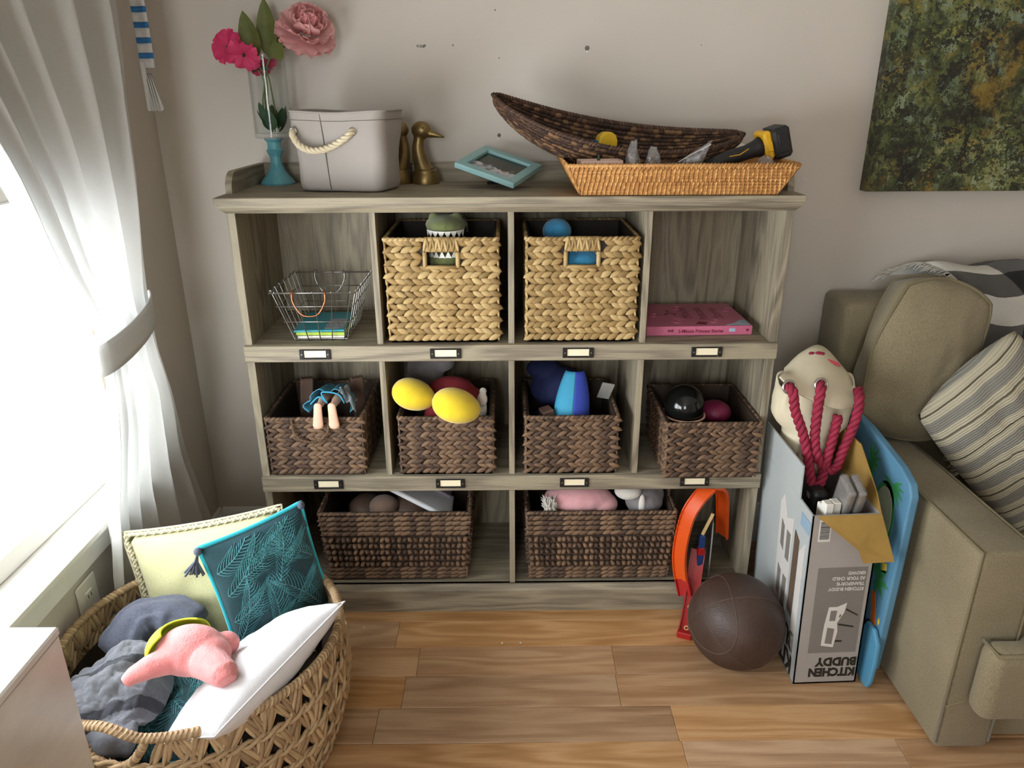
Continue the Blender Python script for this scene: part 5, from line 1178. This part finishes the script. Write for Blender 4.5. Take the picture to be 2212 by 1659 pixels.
FLAP = [[(0.737, 0.06, 0.700), (0.752, 0.05, 0.76), (0.79, 0.045, 0.788), (0.836, 0.05, 0.758), (0.878, 0.06, 0.700)],
        [(0.705, 0.02, 0.735), (0.735, 0.01, 0.777), (0.782, 0.005, 0.789), (0.83, 0.01, 0.755), (0.878, 0.02, 0.710)],
        [(0.682, -0.035, 0.745), (0.716, -0.045, 0.765), (0.771, -0.05, 0.764), (0.822, -0.045, 0.738), (0.868, -0.03, 0.702)],
        [(0.662, -0.078, 0.758), (0.702, -0.09, 0.742), (0.758, -0.102, 0.726), (0.804, -0.1, 0.703), (0.852, -0.08, 0.693)],
        [(0.646, -0.100, 0.756), (0.684, -0.114, 0.722), (0.752, -0.122, 0.691), (0.797, -0.118, 0.678), (0.838, -0.095, 0.672)]]
FL = [spline(r, 6) for r in FLAP]; cols_ = list(zip(*FL)); G = [spline(list(c), 6) for c in cols_]
off = Vector((.768, -.02, .47)); G = [[p - off + Vector((0, -.018, 0)) for p in c] for c in G]
o = B().grid(G).obj('folded_top', 'canvas_cream', tt, smooth=True); mods(o, solid=.004)
def gp(u, v): return G[int(u * (len(G) - 1))][int(v * (len(G[0]) - 1))]
b = B()
for (u, v, r_) in ((.40, .34, .0075), (.46, .37, .0085), (.52, .34, .0075)):
    b.ball(tuple(gp(u, v) + Vector((0, -.002, .0025))), (r_, .004, r_ * .6), 12, 6)
b.obj('berry_print', 'rope_crimson', tt, smooth=True)
b = B()
for k in range(9):
    p = gp(.60, .40) + Vector((.003 * k, -.003, .003 - .0012 * k)); b.tube([tuple(p), tuple(p + Vector((-.010, -.006, -.004)))], .0012, 4); b.tube([tuple(p), tuple(p + Vector((.006, -.006, -.010)))], .0012, 4)
b.obj('leaf_print', 'print_coral', tt)
def wpath(pts): return [tuple(Vector(p) - off + Vector((0, -.012, 0))) for p in pts]
RP = [[(.668, -.108, .735), (.672, -.135, .728), (.683, -.135, .681), (.709, -.14, .619), (.73, -.145, .549), (.745, -.15, .487), (.757, -.15, .478), (.768, -.15, .50), (.772, -.148, .545), (.782, -.142, .611), (.790, -.135, .665)],
      [(.742, -.112, .742), (.738, -.135, .737), (.736, -.138, .693), (.737, -.142, .619), (.747, -.146, .568), (.770, -.15, .532), (.796, -.15, .529), (.811, -.146, .58), (.832, -.138, .656), (.840, -.125, .705), (.850, -.09, .715)]]
for p in RP:
    b = B(); rope(b, spline(wpath(p), 8), .0125, 3, 9, 8); b.obj('rope_handle', 'rope_crimson', tt, smooth=True)
for p in ((.668, -.132, .735), (.742, -.138, .742)):
    B().lathe([(.0125, 0), (.013, .002), (.0165, .002), (.018, -.002)], 22, Matrix.Translation(Vector(p) - off) @ Matrix.Rotation(PI / 2 - .3, 4, 'X')).obj('grommet', 'nickel', tt, smooth=True)
# ---------------------------------------------------------------- blue play mat standing between carton and sofa
plain('mat_blue', '#4f7f9d', '#5b8aa6', 6, .55, .1, 200); plain('mat_light', '#528fb0', rough=.5); plain('leaf_print_green', '#2c7a45', '#3d8d55', 30, .6); plain('print_orange', '#d06a25', rough=.6); plain('print_yellow', '#d8c13a', rough=.6); plain('mat_mesh', '#8d947c', '#a3a98f', 300, .8)
mt_ = thing('play_mat', 'blue folding play mat with jungle leaf print against the sofa', 'play mat', (.894, 0, 0))
MX = Matrix(((0, 0, 1, 0), (1, 0, 0, 0), (0, 1, 0, 0), (0, 0, 0, 1)))
out = [(.02, .0), (.02, .60), (.005, .620), (-.10, .615), (-.27, .590), (-.318, .572), (-.335, .545), (-.333, .34), (-.328, .15), (-.322, .05), (-.26, .0)]
mods(B().prism(out, 0, .020, M=MX).obj('mat_panel', 'mat_blue', mt_), bevel=.004)
def mprint(name, mat, o_, x=-.0008): return B().prism(o_, 0, .001, M=Matrix.Translation((x, 0, 0)) @ MX).obj(name, mat, mt_)
def frond(cy, cz, R, n, a0, a1):
    P = []
    for k in range(n * 2 + 1):
        a = a0 + (a1 - a0) * k / (n * 2); r_ = R * (1 if k % 2 else .5) * (.75 + .25 * math.sin(PI * k / (n * 2))); P.append((cy + r_ * math.cos(a), cz + r_ * math.sin(a)))
    return P + [(cy, cz)]
mprint('leaf_print', 'leaf_print_green', frond(-.255, .535, .058, 10, 2.4, 6.6)); mprint('leaf_print', 'leaf_print_green', frond(-.135, .545, .055, 9, 1.2, 5.2)); mprint('leaf_print', 'leaf_print_green', frond(-.265, .285, .06, 6, .4, 5.0)); mprint('leaf_print', 'leaf_print_green', frond(-.15, .50, .05, 5, 3.2, 5.8))
ov = [(-.235 + .042 * math.cos(a), .44 + .078 * math.sin(a)) for a in np.linspace(0, 2 * PI, 24, endpoint=False)]
mprint('window_rim', 'leaf_print_green', [(-.235 + .052 * math.cos(a), .44 + .092 * math.sin(a)) for a in np.linspace(0, 2 * PI, 24, endpoint=False)]); mprint('mesh_window', 'mat_mesh', ov, -.0016)
mprint('orange_print', 'print_orange', [(-.255, .24), (-.272, .245), (-.30, .17), (-.296, .13), (-.285, .135), (-.27, .19)]); mprint('yellow_print', 'print_yellow', [(-.275, .335), (-.295, .342), (-.30, .318), (-.28, .312)]); mprint('yellow_print', 'print_yellow', [(-.305, .185), (-.310, .197), (-.315, .185), (-.31, .175)])
b = B(); lobe = [(-.250, .02), (-.252, .115), (-.283, .168), (-.318, .170), (-.346, .142), (-.350, .09), (-.345, .026), (-.335, .004), (-.31, .0)]
mods(b.prism(lobe, -.014, -.002, M=MX).obj('side_flap', 'mat_light', mt_), bevel=.004)
# ---------------------------------------------------------------- curtain with tieback
t = NT('curtain_cloth'); v = t.coords(); f = t.noise(t.coords((300, 300, 300)), 2, 2); t.l(t.ramp(f, [(.3, '#c9c8c4'), (.7, '#d3d2ce')]), t.b.inputs['Base Color']); t.b.inputs['Roughness'].default_value = .9
tl = t.n('ShaderNodeBsdfTranslucent', {0: (.80, .82, .82, 1)}); mx = t.n('ShaderNodeMixShader', {0: .22, 1: t.b.outputs[0], 2: tl.outputs[0]}); t.l(mx.outputs[0], t.out.inputs[0]); MATS['curtain_cloth'] = t.m
cu_ = thing('curtain', 'pale grey window curtain gathered by a fabric tieback', 'curtain', (0, 0, 0))
KZ = [(2.30, -1.10, .13, 1.0, -.885), (1.9, -.90, .095, 1.0, -.885), (1.55, -.66, .048, .9, -.882), (1.30, -.50, .012, .8, -.88), (1.10, -.405, -.02, .6, -.878), (.98, -.33, -.042, .38, -.876), (.90, -.285, -.048, .26, -.874), (.82, -.285, -.04, .34, -.876), (.70, -.315, -.008, .55, -.88), (.50, -.355, .065, .5, -.903), (.30, -.385, .13, .42, -.908), (.012, -.41, .215, .4, -.908)]
KS = spline([(z, a, c_) for z, a, c_, _, _ in KZ], 6); KA = spline([(z, am, xx) for z, _, _, am, xx in KZ], 6)
rows = []
for (z, a, c_), (_, am, xx) in zip(KS, KA):
    row = []
    for k in range(141):
        s = k / 140; ph = 2 * PI * (6.5 * s + .5 * math.sin(s * 5)); swing = .02 * math.sin(3 * z + s * 6)
        y = a + (c_ - a) * s + .010 * am * math.cos(ph); x = xx + .040 * am * math.sin(ph) * (1 if z > .2 else 1) + .006 * fbm(s * 6, z * 3)
        zz = z - (.10 * (1 - s) ** 1.5 if False else 0)
        row.append((max(x, XL + .032), y, z))
    rows.append(row)
o = B().grid(rows).obj('curtain_panel', 'curtain_cloth', cu_, smooth=True)
# tieback: a band that wraps the gathered cloth and runs back to the wall
b = B(); rows = []
for k in range(40):
    a = 2 * PI * k / 40; cy, cx_ = -.165, -.882; ry, rx = .138, .036
    y = cy + ry * math.cos(a); x = cx_ - rx * math.sin(a); tilt_ = .885 + .20 * (y - cy) + (.012 if x > cx_ else 0)
    rows.append([(max(x, XL + .03), y, tilt_ + h) for h in (-.036, -.02, 0, .02, .034)])
b.grid(rows, cu=True); o = b.obj('tieback', 'curtain_cloth', cu_, smooth=True); mods(o, solid=.003)
B().tube([(XL + .002, .02, .95), (XL + .035, .015, .95), (XL + .04, -.02, .945)], .005, 8).obj('tieback_hook', 'nickel', cu_, smooth=True)
cr_ = tag(B().tube([(-.885, -2.05, 2.315), (-.885, .22, 2.315)], .012, 12).obj('curtain_rod', 'nickel', smooth=True), 'metal curtain rod above the window', 'curtain rod')
for y in (-1.95, .19): B().box(XL, -.88, y - .01, y + .01, 2.305, 2.325, .002).obj('bracket', 'nickel', cr_)
# striped pennant in the corner
plain('pennant_white', '#e6e8ea', rough=.85); plain('pennant_blue', '#2f79c0', '#3f88cc', 60, .8); plain('pennant_navy', '#3a4250', rough=.8)
g = thing('striped_pennant', 'blue and white striped cloth streamer hanging in the corner', 'streamer', (-.893, .20, 1.36))
for k in range(20):
    z0 = .10 + (k // 2) * .034 + (.021 if k % 2 else 0); z1 = z0 + (.013 if k % 2 else .021)
    B().grid([[(-.020 + .006 * math.sin(z * 9) + dx, .004 * math.sin(dx * 150), z) for dx in (0, .009, .018, .027, .036)] for z in (z0, (z0 + z1) / 2, z1)]).obj('stripe', 'pennant_blue' if k % 2 else 'pennant_white', g, smooth=True).modifiers.new('s', 'SOLIDIFY').thickness = .003
b = B(); b.box(-.014, -.004, -.004, .004, .0, .115, .002); b.obj('tail_binding', 'pennant_white', g)
for k in range(4):
    x0 = -.003 + k * .0075
    b = B(); b.add([(x0 - .003 - k * .0028, 0, .088), (x0 + .006, .004, .0 + .004 * (k % 2)), (x0 + .0028, -.006, .0), (x0 - .004 - k * .0028, -.001, .088)], [(0, 1, 2, 3)]); o = b.obj('pleat', 'pennant_white' , g); mods(o, solid=.0015)
    B().tube([(x0 - .003 - k * .0028, -.001, .088), (x0 + .006, .003, .002)], .0009, 5).obj('pleat_edge', 'pennant_navy', g)
B().tube([(-.002, 0, .43), (-.002, .0, .72), (-.062, .12, .95)], .0012, 5).obj('hanging_cord', 'pennant_white', g)
# wall socket plate under the window
g = thing('outlet_plate', 'cream socket plate on the wall under the window', 'socket plate', (XL, -.402, .33))
B().box(0, .006, -.038, .038, -.062, .062, .003).obj('plate', 'plate_plastic', g)
for z in (-.022, .022):
    s_ = B().box(.004, .0085, -.015, .015, z - .013, z + .013, .003).obj('socket', 'plate_plastic', g)
    for y in (-.006, .006): B().box(.0082, .0088, y - .001, y + .001, z - .004, z + .005).obj('slot', 'black_backing', s_)
# white side table
g = thing('side_table', 'white marble-look block side table by the window', 'side table', (-.816, -1.08, 0))
B().box(-.109, .109, -.226, .226, .615, .630, .003).obj('table_top', 'marble', g); B().box(-.107, .107, -.224, .224, 0, .615, .002).obj('table_body', 'marble', g)
# ---------------------------------------------------------------- round floor basket with pillows
BC = Vector((-.648, -.530, 0)); HB_ = .352
fb = thing('floor_basket', 'large round seagrass basket with rope handles holding pillows', 'basket', BC)
def brad(z):
    q = z / HB_; return .215 + .075 * math.sin(min(1, q * 1.15) * PI * .5) - .018 * max(0, q - .55) ** 1.2 * 2.2
HA, HWD = -1.83, .27                                                   # handle direction and half angle
def near_handle(a):
    for h in (HA, HA + PI):
        d = (a - h + PI) % (2 * PI) - PI
        if abs(d) < HWD: return d / HWD
    return None
b = B(); b.lathe([(.0001, .004), (.20, .004)] + [(brad(z) - .010, z) for z in np.linspace(.006, .278, 12)], 56); o = b.obj('basket_core', 'hyacinth_lining', fb, smooth=True)
rnd = random.Random(11); NROW = 6
def radial(a): return np.array([math.cos(a), math.sin(a), 0]), np.array([-math.sin(a), math.cos(a), 0])
for rw in range(NROW):
    z0, z1 = .004 + rw * .346 / NROW, .004 + (rw + 1) * .346 / NROW; zc = (z0 + z1) / 2
    segs = [B(), B()] if rw == NROW - 1 else [B()]; n = 58; prev_gap = False
    for k in range(n):
        a = 2 * PI * (k + .5 * (rw % 2)) / n
        if rw == NROW - 1 and near_handle(a) is not None: continue
        N, T = radial(a); U = np.array([0, 0, 1.]) + N * ((brad(z1) - brad(z0)) / (z1 - z0)); U /= np.linalg.norm(U)
        sg = 1 if k % 2 else -1
        for q in range(5):
            c_ = N * (brad(zc) - .001 + .003 * (q % 2)) + np.array([0, 0, zc]) + T * (.0062 * (q - 2) + sg * .003)
            put_leaf(segs[int(((a - HA) % (2 * PI)) > PI) if len(segs) > 1 else 0], c_, T, U, N, PI / 2 + sg * rnd.uniform(.22, .58), (z1 - z0) * rnd.uniform(1.25, 1.6), .0105 * rnd.uniform(.8, 1.2), .011, rnd.uniform(-.12, .12))
    for sgm in segs: sgm.obj('woven_row', 'seagrass', fb, smooth=True)
    if rw:
        b = B(); m = 150
        for ph in (0, PI): b.tube([tuple(radial(2 * PI * k / m)[0] * (brad(z0) + .004 + .0045 * math.cos(k * 2 * PI * 30 / m + ph)) + np.array([0, 0, z0 + .0055 * math.sin(k * 2 * PI * 30 / m + ph)])) for k in range(m)], .0045, 6, closed=True)
        b.obj('twisted_cord', 'seagrass', fb, smooth=True)
# wound rim that arches over the two handles
def rimz(a):
    d = near_handle(a); return HB_ + (.018 * math.cos(d * PI / 2) ** 2 if d is not None else 0)
m = 200; path = [tuple(radial(2 * PI * k / m)[0] * (brad(HB_) + .002) + np.array([0, 0, rimz(2 * PI * k / m)])) for k in range(m)]
b = B(); b.tube(path, .0085, 8, closed=True)
for k in range(m):
    p, p2 = np.array(path[k]), np.array(path[(k + 1) % m]); T = p2 - p; T /= np.linalg.norm(T); N, _ = radial(2 * PI * k / m); U = np.cross(N, T)
    put_leaf(b, p, T, U, N, .95, .026, .0088, .0215, 0)
b.obj('rim', 'seagrass', fb, smooth=True)
for h in (HA, HA + PI):
    pts = []
    for q in np.linspace(-1, 1, 15):
        a = h + q * HWD; N, _ = radial(a); pts.append(N * (brad(.31) + .002) + np.array([0, 0, HB_ - .004 - .062 * (1 - abs(q) ** 2.6)]))
    b = B(); b.tube([tuple(p) for p in pts], .007, 7)
    for k in range(len(pts) - 1):
        for f in (.15, .5, .85):
            p = pts[k] + (pts[k + 1] - pts[k]) * f; T = pts[k + 1] - pts[k]; T = T / np.linalg.norm(T); N, _ = radial(h); put_leaf(b, p, T, np.cross(N, T), N, .95, .022, .008, .018, 0)
    b.obj('handle_edge', 'seagrass', fb, smooth=True)
# pillows
weave_mat('lime_linen', '#aeab7e', '#c0be94', 260); weave_mat('trim_cream', '#b5ad8e', '#c9c2a4', 300); weave_mat('teal_velvet', '#0b3038', '#10424b', 300, .8, .2); weave_mat('teal_piping', '#1f9fb0', '#2fb2c2', 300); weave_mat('palm_line', '#34757c', '#4b8d92', 200); weave_mat('white_linen', '#d7d6d8', '#e6e5e7', 420); weave_mat('slate_yarn', '#3c414f', '#4a5060', 300)
g = thing('lime_pillow', 'lime linen pillow with braided cream trim in the basket', 'pillow'); orient(g, (-.680, -.352, .318), (.975, .10, .13), (-.10, .16, .98))
LW, LH = .335, .345; pillow(g, 'pillow_body', 'lime_linen', LW, LH, .08, 24, 1, .01, .05)
b = B(); E = pil_edge(LW + .012, LH + .012, .05, 40); L_ = len(E)
for k in range(0, L_, 1):
    p, p2 = np.array(E[k]), np.array(E[(k + 1) % L_]); T = p2 - p; ln = np.linalg.norm(T); T /= ln; U = np.array([-T[1], T[0], 0])
    put_leaf(b, p + T * ln * .5, T, U, np.array([0, 0, 1.]), .75 if k % 2 else -.75, .024, .008, .010); put_leaf(b, p + T * ln * .5, T, U, np.array([0, 0, 1.]), -.6, .018, .006, .012)
b.tube([tuple(p) for p in E], .004, 6, closed=True); b.tube([tuple(np.array(p) * 1.045) for p in E], .0028, 6, closed=True); b.obj('braided_trim', 'trim_cream', g, smooth=True)
def tassel(par, p, d, name='tassel'):
    b = B(); p = Vector(p); d = Vector(d).normalized(); b.ball(tuple(p + d * .006), .009, 10, 8); r = random.Random(int(p.x * 1e4))
    for k in range(26):
        e = d + Vector((r.uniform(-.3, .3), r.uniform(-.3, .3), r.uniform(-.3, .3))); b.tube([tuple(p + d * .010), tuple(p + d * .022 + e * .008), tuple(p + e.normalized() * r.uniform(.05, .062))], .0022, 5)
    return b.obj(name, 'slate_yarn', par, smooth=True)
def palm_pillow(label, c, right, up, w, h, t, seed, tassels):
    g = thing('palm_pillow', label, 'pillow', group='teal palm print pillows in the basket'); M = orient(g, c, right, up); pillow(g, 'pillow_body', 'teal_velvet', w, h, t, 26, seed, .014, .05)
    b = B(); b.tube(pil_edge(w, h, .05, 30), .0048, 7, closed=True); b.obj('piping', 'teal_piping', g, smooth=True)
    r = random.Random(seed); b = B()
    def on_p(u, v): p = np.array(pil_pt(u, v, w, h, t, .05, 1, seed, .014)); p[2] += .0008; return tuple(p)
    for (u0, v0, a, L) in ((-.9, -.8, .9, 1.1), (-.2, -.95, 1.2, 1.0), (.75, -.85, 2.0, 1.2), (-.85, .1, .5, 1.1), (.1, .05, .9, .95), (-.95, .5, .3, 1.0), (-.3, .6, .1, 1.1), (-.9, -.4, .3, .9), (.3, .3, .2, .7), (-.6, -.9, .2, .9), (.9, .1, 2.3, .9), (-.5, .35, .2, .8), (.3, -.5, .3, .75)):
        n = 15
        for k in range(n + 1):
            s = k / n; u, v = u0 + L * s * math.cos(a + .25 * s), v0 + L * s * math.sin(a + .25 * s)
            if max(abs(u), abs(v)) > .93: continue
            for sd in (-1, 1):
                aa = a + .25 * s + sd * (.95 - .35 * s); ll = .42 * math.sin(PI * (.12 + .8 * s)) + .05
                P = [(u + ll * q * math.cos(aa - sd * .35 * q), v + ll * q * math.sin(aa - sd * .35 * q)) for q in (0, .35, .7, 1)]
                P = [p for p in P if max(abs(p[0]), abs(p[1])) < .95]
                if len(P) > 1: b.tube([on_p(*p) for p in P], [.0008, .0009, .0007, .0004][:len(P)], 4)
            if k < n:
                s2 = (k + 1) / n; u2, v2 = u0 + L * s2 * math.cos(a + .25 * s2), v0 + L * s2 * math.sin(a + .25 * s2)
                if max(abs(u2), abs(v2)) < .95: b.tube([on_p(u, v), on_p(u2, v2)], .0013, 4)
    b.obj('palm_print', 'palm_line', g, smooth=True, kind='stuff')
    Mi_ = M.to_3x3().inverted()
    for (sx_, sy_) in tassels: tassel(g, (sx_ * w / 2, sy_ * h / 2, .004), Mi_ @ Vector((-.25, -.15, -1)))
    return g
palm_pillow('teal palm print pillow standing upright with dark tassels', (-.537, -.419, .410), (.80, .57, .14), (.0, .10, .98), .225, .27, .085, 3, ((-1, 1), (1, 1)))
palm_pillow('teal palm print pillow lying under the pink plush', (-.688, -.618, .230), (.15, -.98, 0), (.97, .15, .04), .29, .19, .06, 6, ())
g = thing('white_pillow', 'plain white linen pillow leaning on the basket rim', 'pillow'); orient(g, (-.508, -.628, .340), (-.46, -.86, -.12), (.60, -.33, .46)); pillow(g, 'pillow_body', 'white_linen', .35, .22, .105, 26, 9, .012, .03); B().tube(pil_edge(.35, .22, .03, 24), .0016, 5, closed=True).obj('edge_seam', 'white_linen', g, smooth=True)
# blankets and plush
weave_mat('knit_slate', '#3d4150', '#565a69', 220); weave_mat('fleece_grey', '#585a62', '#6d6f77', 160); weave_mat('fleece_dark', '#2d2f37', '#3a3c44', 160)
def fold(path, r, wid, par, name, mat, ribs=0):
    """rounded blanket fold swept along a path"""
    b = B(); P = [Vector(p) for p in path]; rows = []
    for i, p in enumerate(P):
        tg = (P[min(i + 1, len(P) - 1)] - P[max(i - 1, 0)]).normalized(); s = tg.cross(Vector((0, 0, 1))).normalized(); n_ = s.cross(tg); q = min(1, math.sin(PI * (i + .4) / (len(P) - .2)) * 3)
        rows.append([p + s * (wid * q * math.copysign(abs(math.cos(a)) ** .75, math.cos(a)) * (1 + .08 * math.sin(i * .9))) + n_ * (r * q * math.sin(a) * (1 + (.10 * math.sin(a * ribs) if ribs else 0)) + .006 * fbm(i * .3, a, wid * 50)) for a in np.linspace(0, 2 * PI, 40, endpoint=False)])
    b.grid(rows, cv=True); b.f += [tuple(range(40))[::-1], tuple(range(b.n - 40, b.n))]; b.mi += [0, 0]; return b.obj(name, mat, par, smooth=True)
g = thing('knit_blanket', 'slate blue ribbed knit blanket folded behind the grey fleece', 'blanket')
fold(spline([(-.835, -.545, .30), (-.81, -.475, .335), (-.75, -.452, .335), (-.69, -.47, .31)], 8), .032, .05, g, 'upper_fold', 'knit_slate', 9); fold(spline([(-.82, -.56, .252), (-.79, -.50, .282), (-.73, -.475, .284), (-.68, -.48, .270)], 8), .032, .05, g, 'lower_fold', 'knit_slate', 9)
g = thing('fleece_blanket', 'grey fleece blanket with dark bands bunched by the handle', 'blanket')
NG = 150; P = np.zeros((NG, NG, 3))
for i in range(NG):
    for j in range(NG):
        u, v = -1 + 2 * i / (NG - 1), -1 + 2 * j / (NG - 1); k_ = math.sqrt(max(0, 1 - v * v * .45)); u2 = u * k_; v2 = v * math.sqrt(max(0, 1 - u * u * .45))
        x, y = -.785 + .095 * u2, -.655 + .125 * v2; q = x * 9 + y * 5 + .9 * fbm(x * 5, y * 5, 2.0)
        z = .312 + .030 * (1 - abs(math.sin(q * 1.25))) + .020 * math.sin(x * 26 - y * 16 + 2 * fbm(x * 7, y * 7, 5)) + .012 * fbm(x * 16, y * 16, 1) - .12 * max(0, max(abs(u), abs(v)) - .72) ** 1.0
        P[i, j] = (x, y, z)
b = B(); b.grid(P); b.mi = [1 if (P[i, j, 1] * .83 - P[i, j, 0] * .55 + .012 * fbm(P[i, j, 0] * 8, P[i, j, 1] * 8, 3)) % .092 < .017 else 0 for i in range(NG - 1) for j in range(NG - 1)]
o = b.obj('fleece_cloth', ['fleece_grey', 'fleece_dark'], g, smooth=True); mods(o, solid=.008)
fold(spline([(-.79, -.760, .275), (-.745, -.757, .298), (-.700, -.745, .285)], 8), .028, .032, g, 'fleece_fold', 'fleece_grey', 3)
blob('fleece_core', [((-.83, -.65, .18), (.045, .09, .10)), ((-.78, -.63, .08), (.11, .14, .07))], 'fleece_dark', g, .008)
g = thing('plush_toy', 'salmon pink plush toy lying face down on the pillows', 'plush toy', (-.618, -.650, .408)); 
blob('plush_body', [((0, 0, 0), (.066, .05, .048)), ((.03, -.012, -.004), (.05, .042, .04)), ([(-.03, -.025, .0), (-.06, -.045, .0), (-.085, -.058, -.008), (-.098, -.066, -.016)], [.028, .022, .017, .012]), ([(.04, -.03, .0), (.07, -.055, .004), (.090, -.072, .006), (.098, -.084, .000)], [.034, .029, .026, .018]), ((.055, .03, -.01), (.026, .024, .024))], 'plush_salmon', g, .0032, 4)
plain('lime_cloth', '#b9cf2a', '#c4d93a', 30, .85, .2, 400)
b = B(); rows = [[Vector((-.006, .0, 0)) + Vector((.076 * math.cos(a) * math.cos(e), .060 * math.sin(a) * math.cos(e), .057 * math.sin(e))) for a in np.linspace(1.25, 3.75, 14)] for e in np.linspace(-.4, 1.0, 10)]
o = b.grid(rows).obj('lime_patch', 'lime_cloth', g, smooth=True); mods(o, solid=.003)
# crumbs on the floor
plain('crumb', '#e6e0d2', rough=.9)
for k, (x, y) in enumerate(((-.417, -.086), (.02, -.155), (-.03, -.155))):
    o = B().ball((0, 0, .0022), (.003, .0024, .0022), 7, 5).obj('crumb', 'crumb', smooth=True); o.location = (x, y, 0); tag(o, ('tiny white crumb on the plank next to the floor basket', 'tiny white crumb on the plank before the shelf plinth', 'tiny white crumb on the plank before the shelf plinth')[k], 'crumb', 'crumbs on the floor')
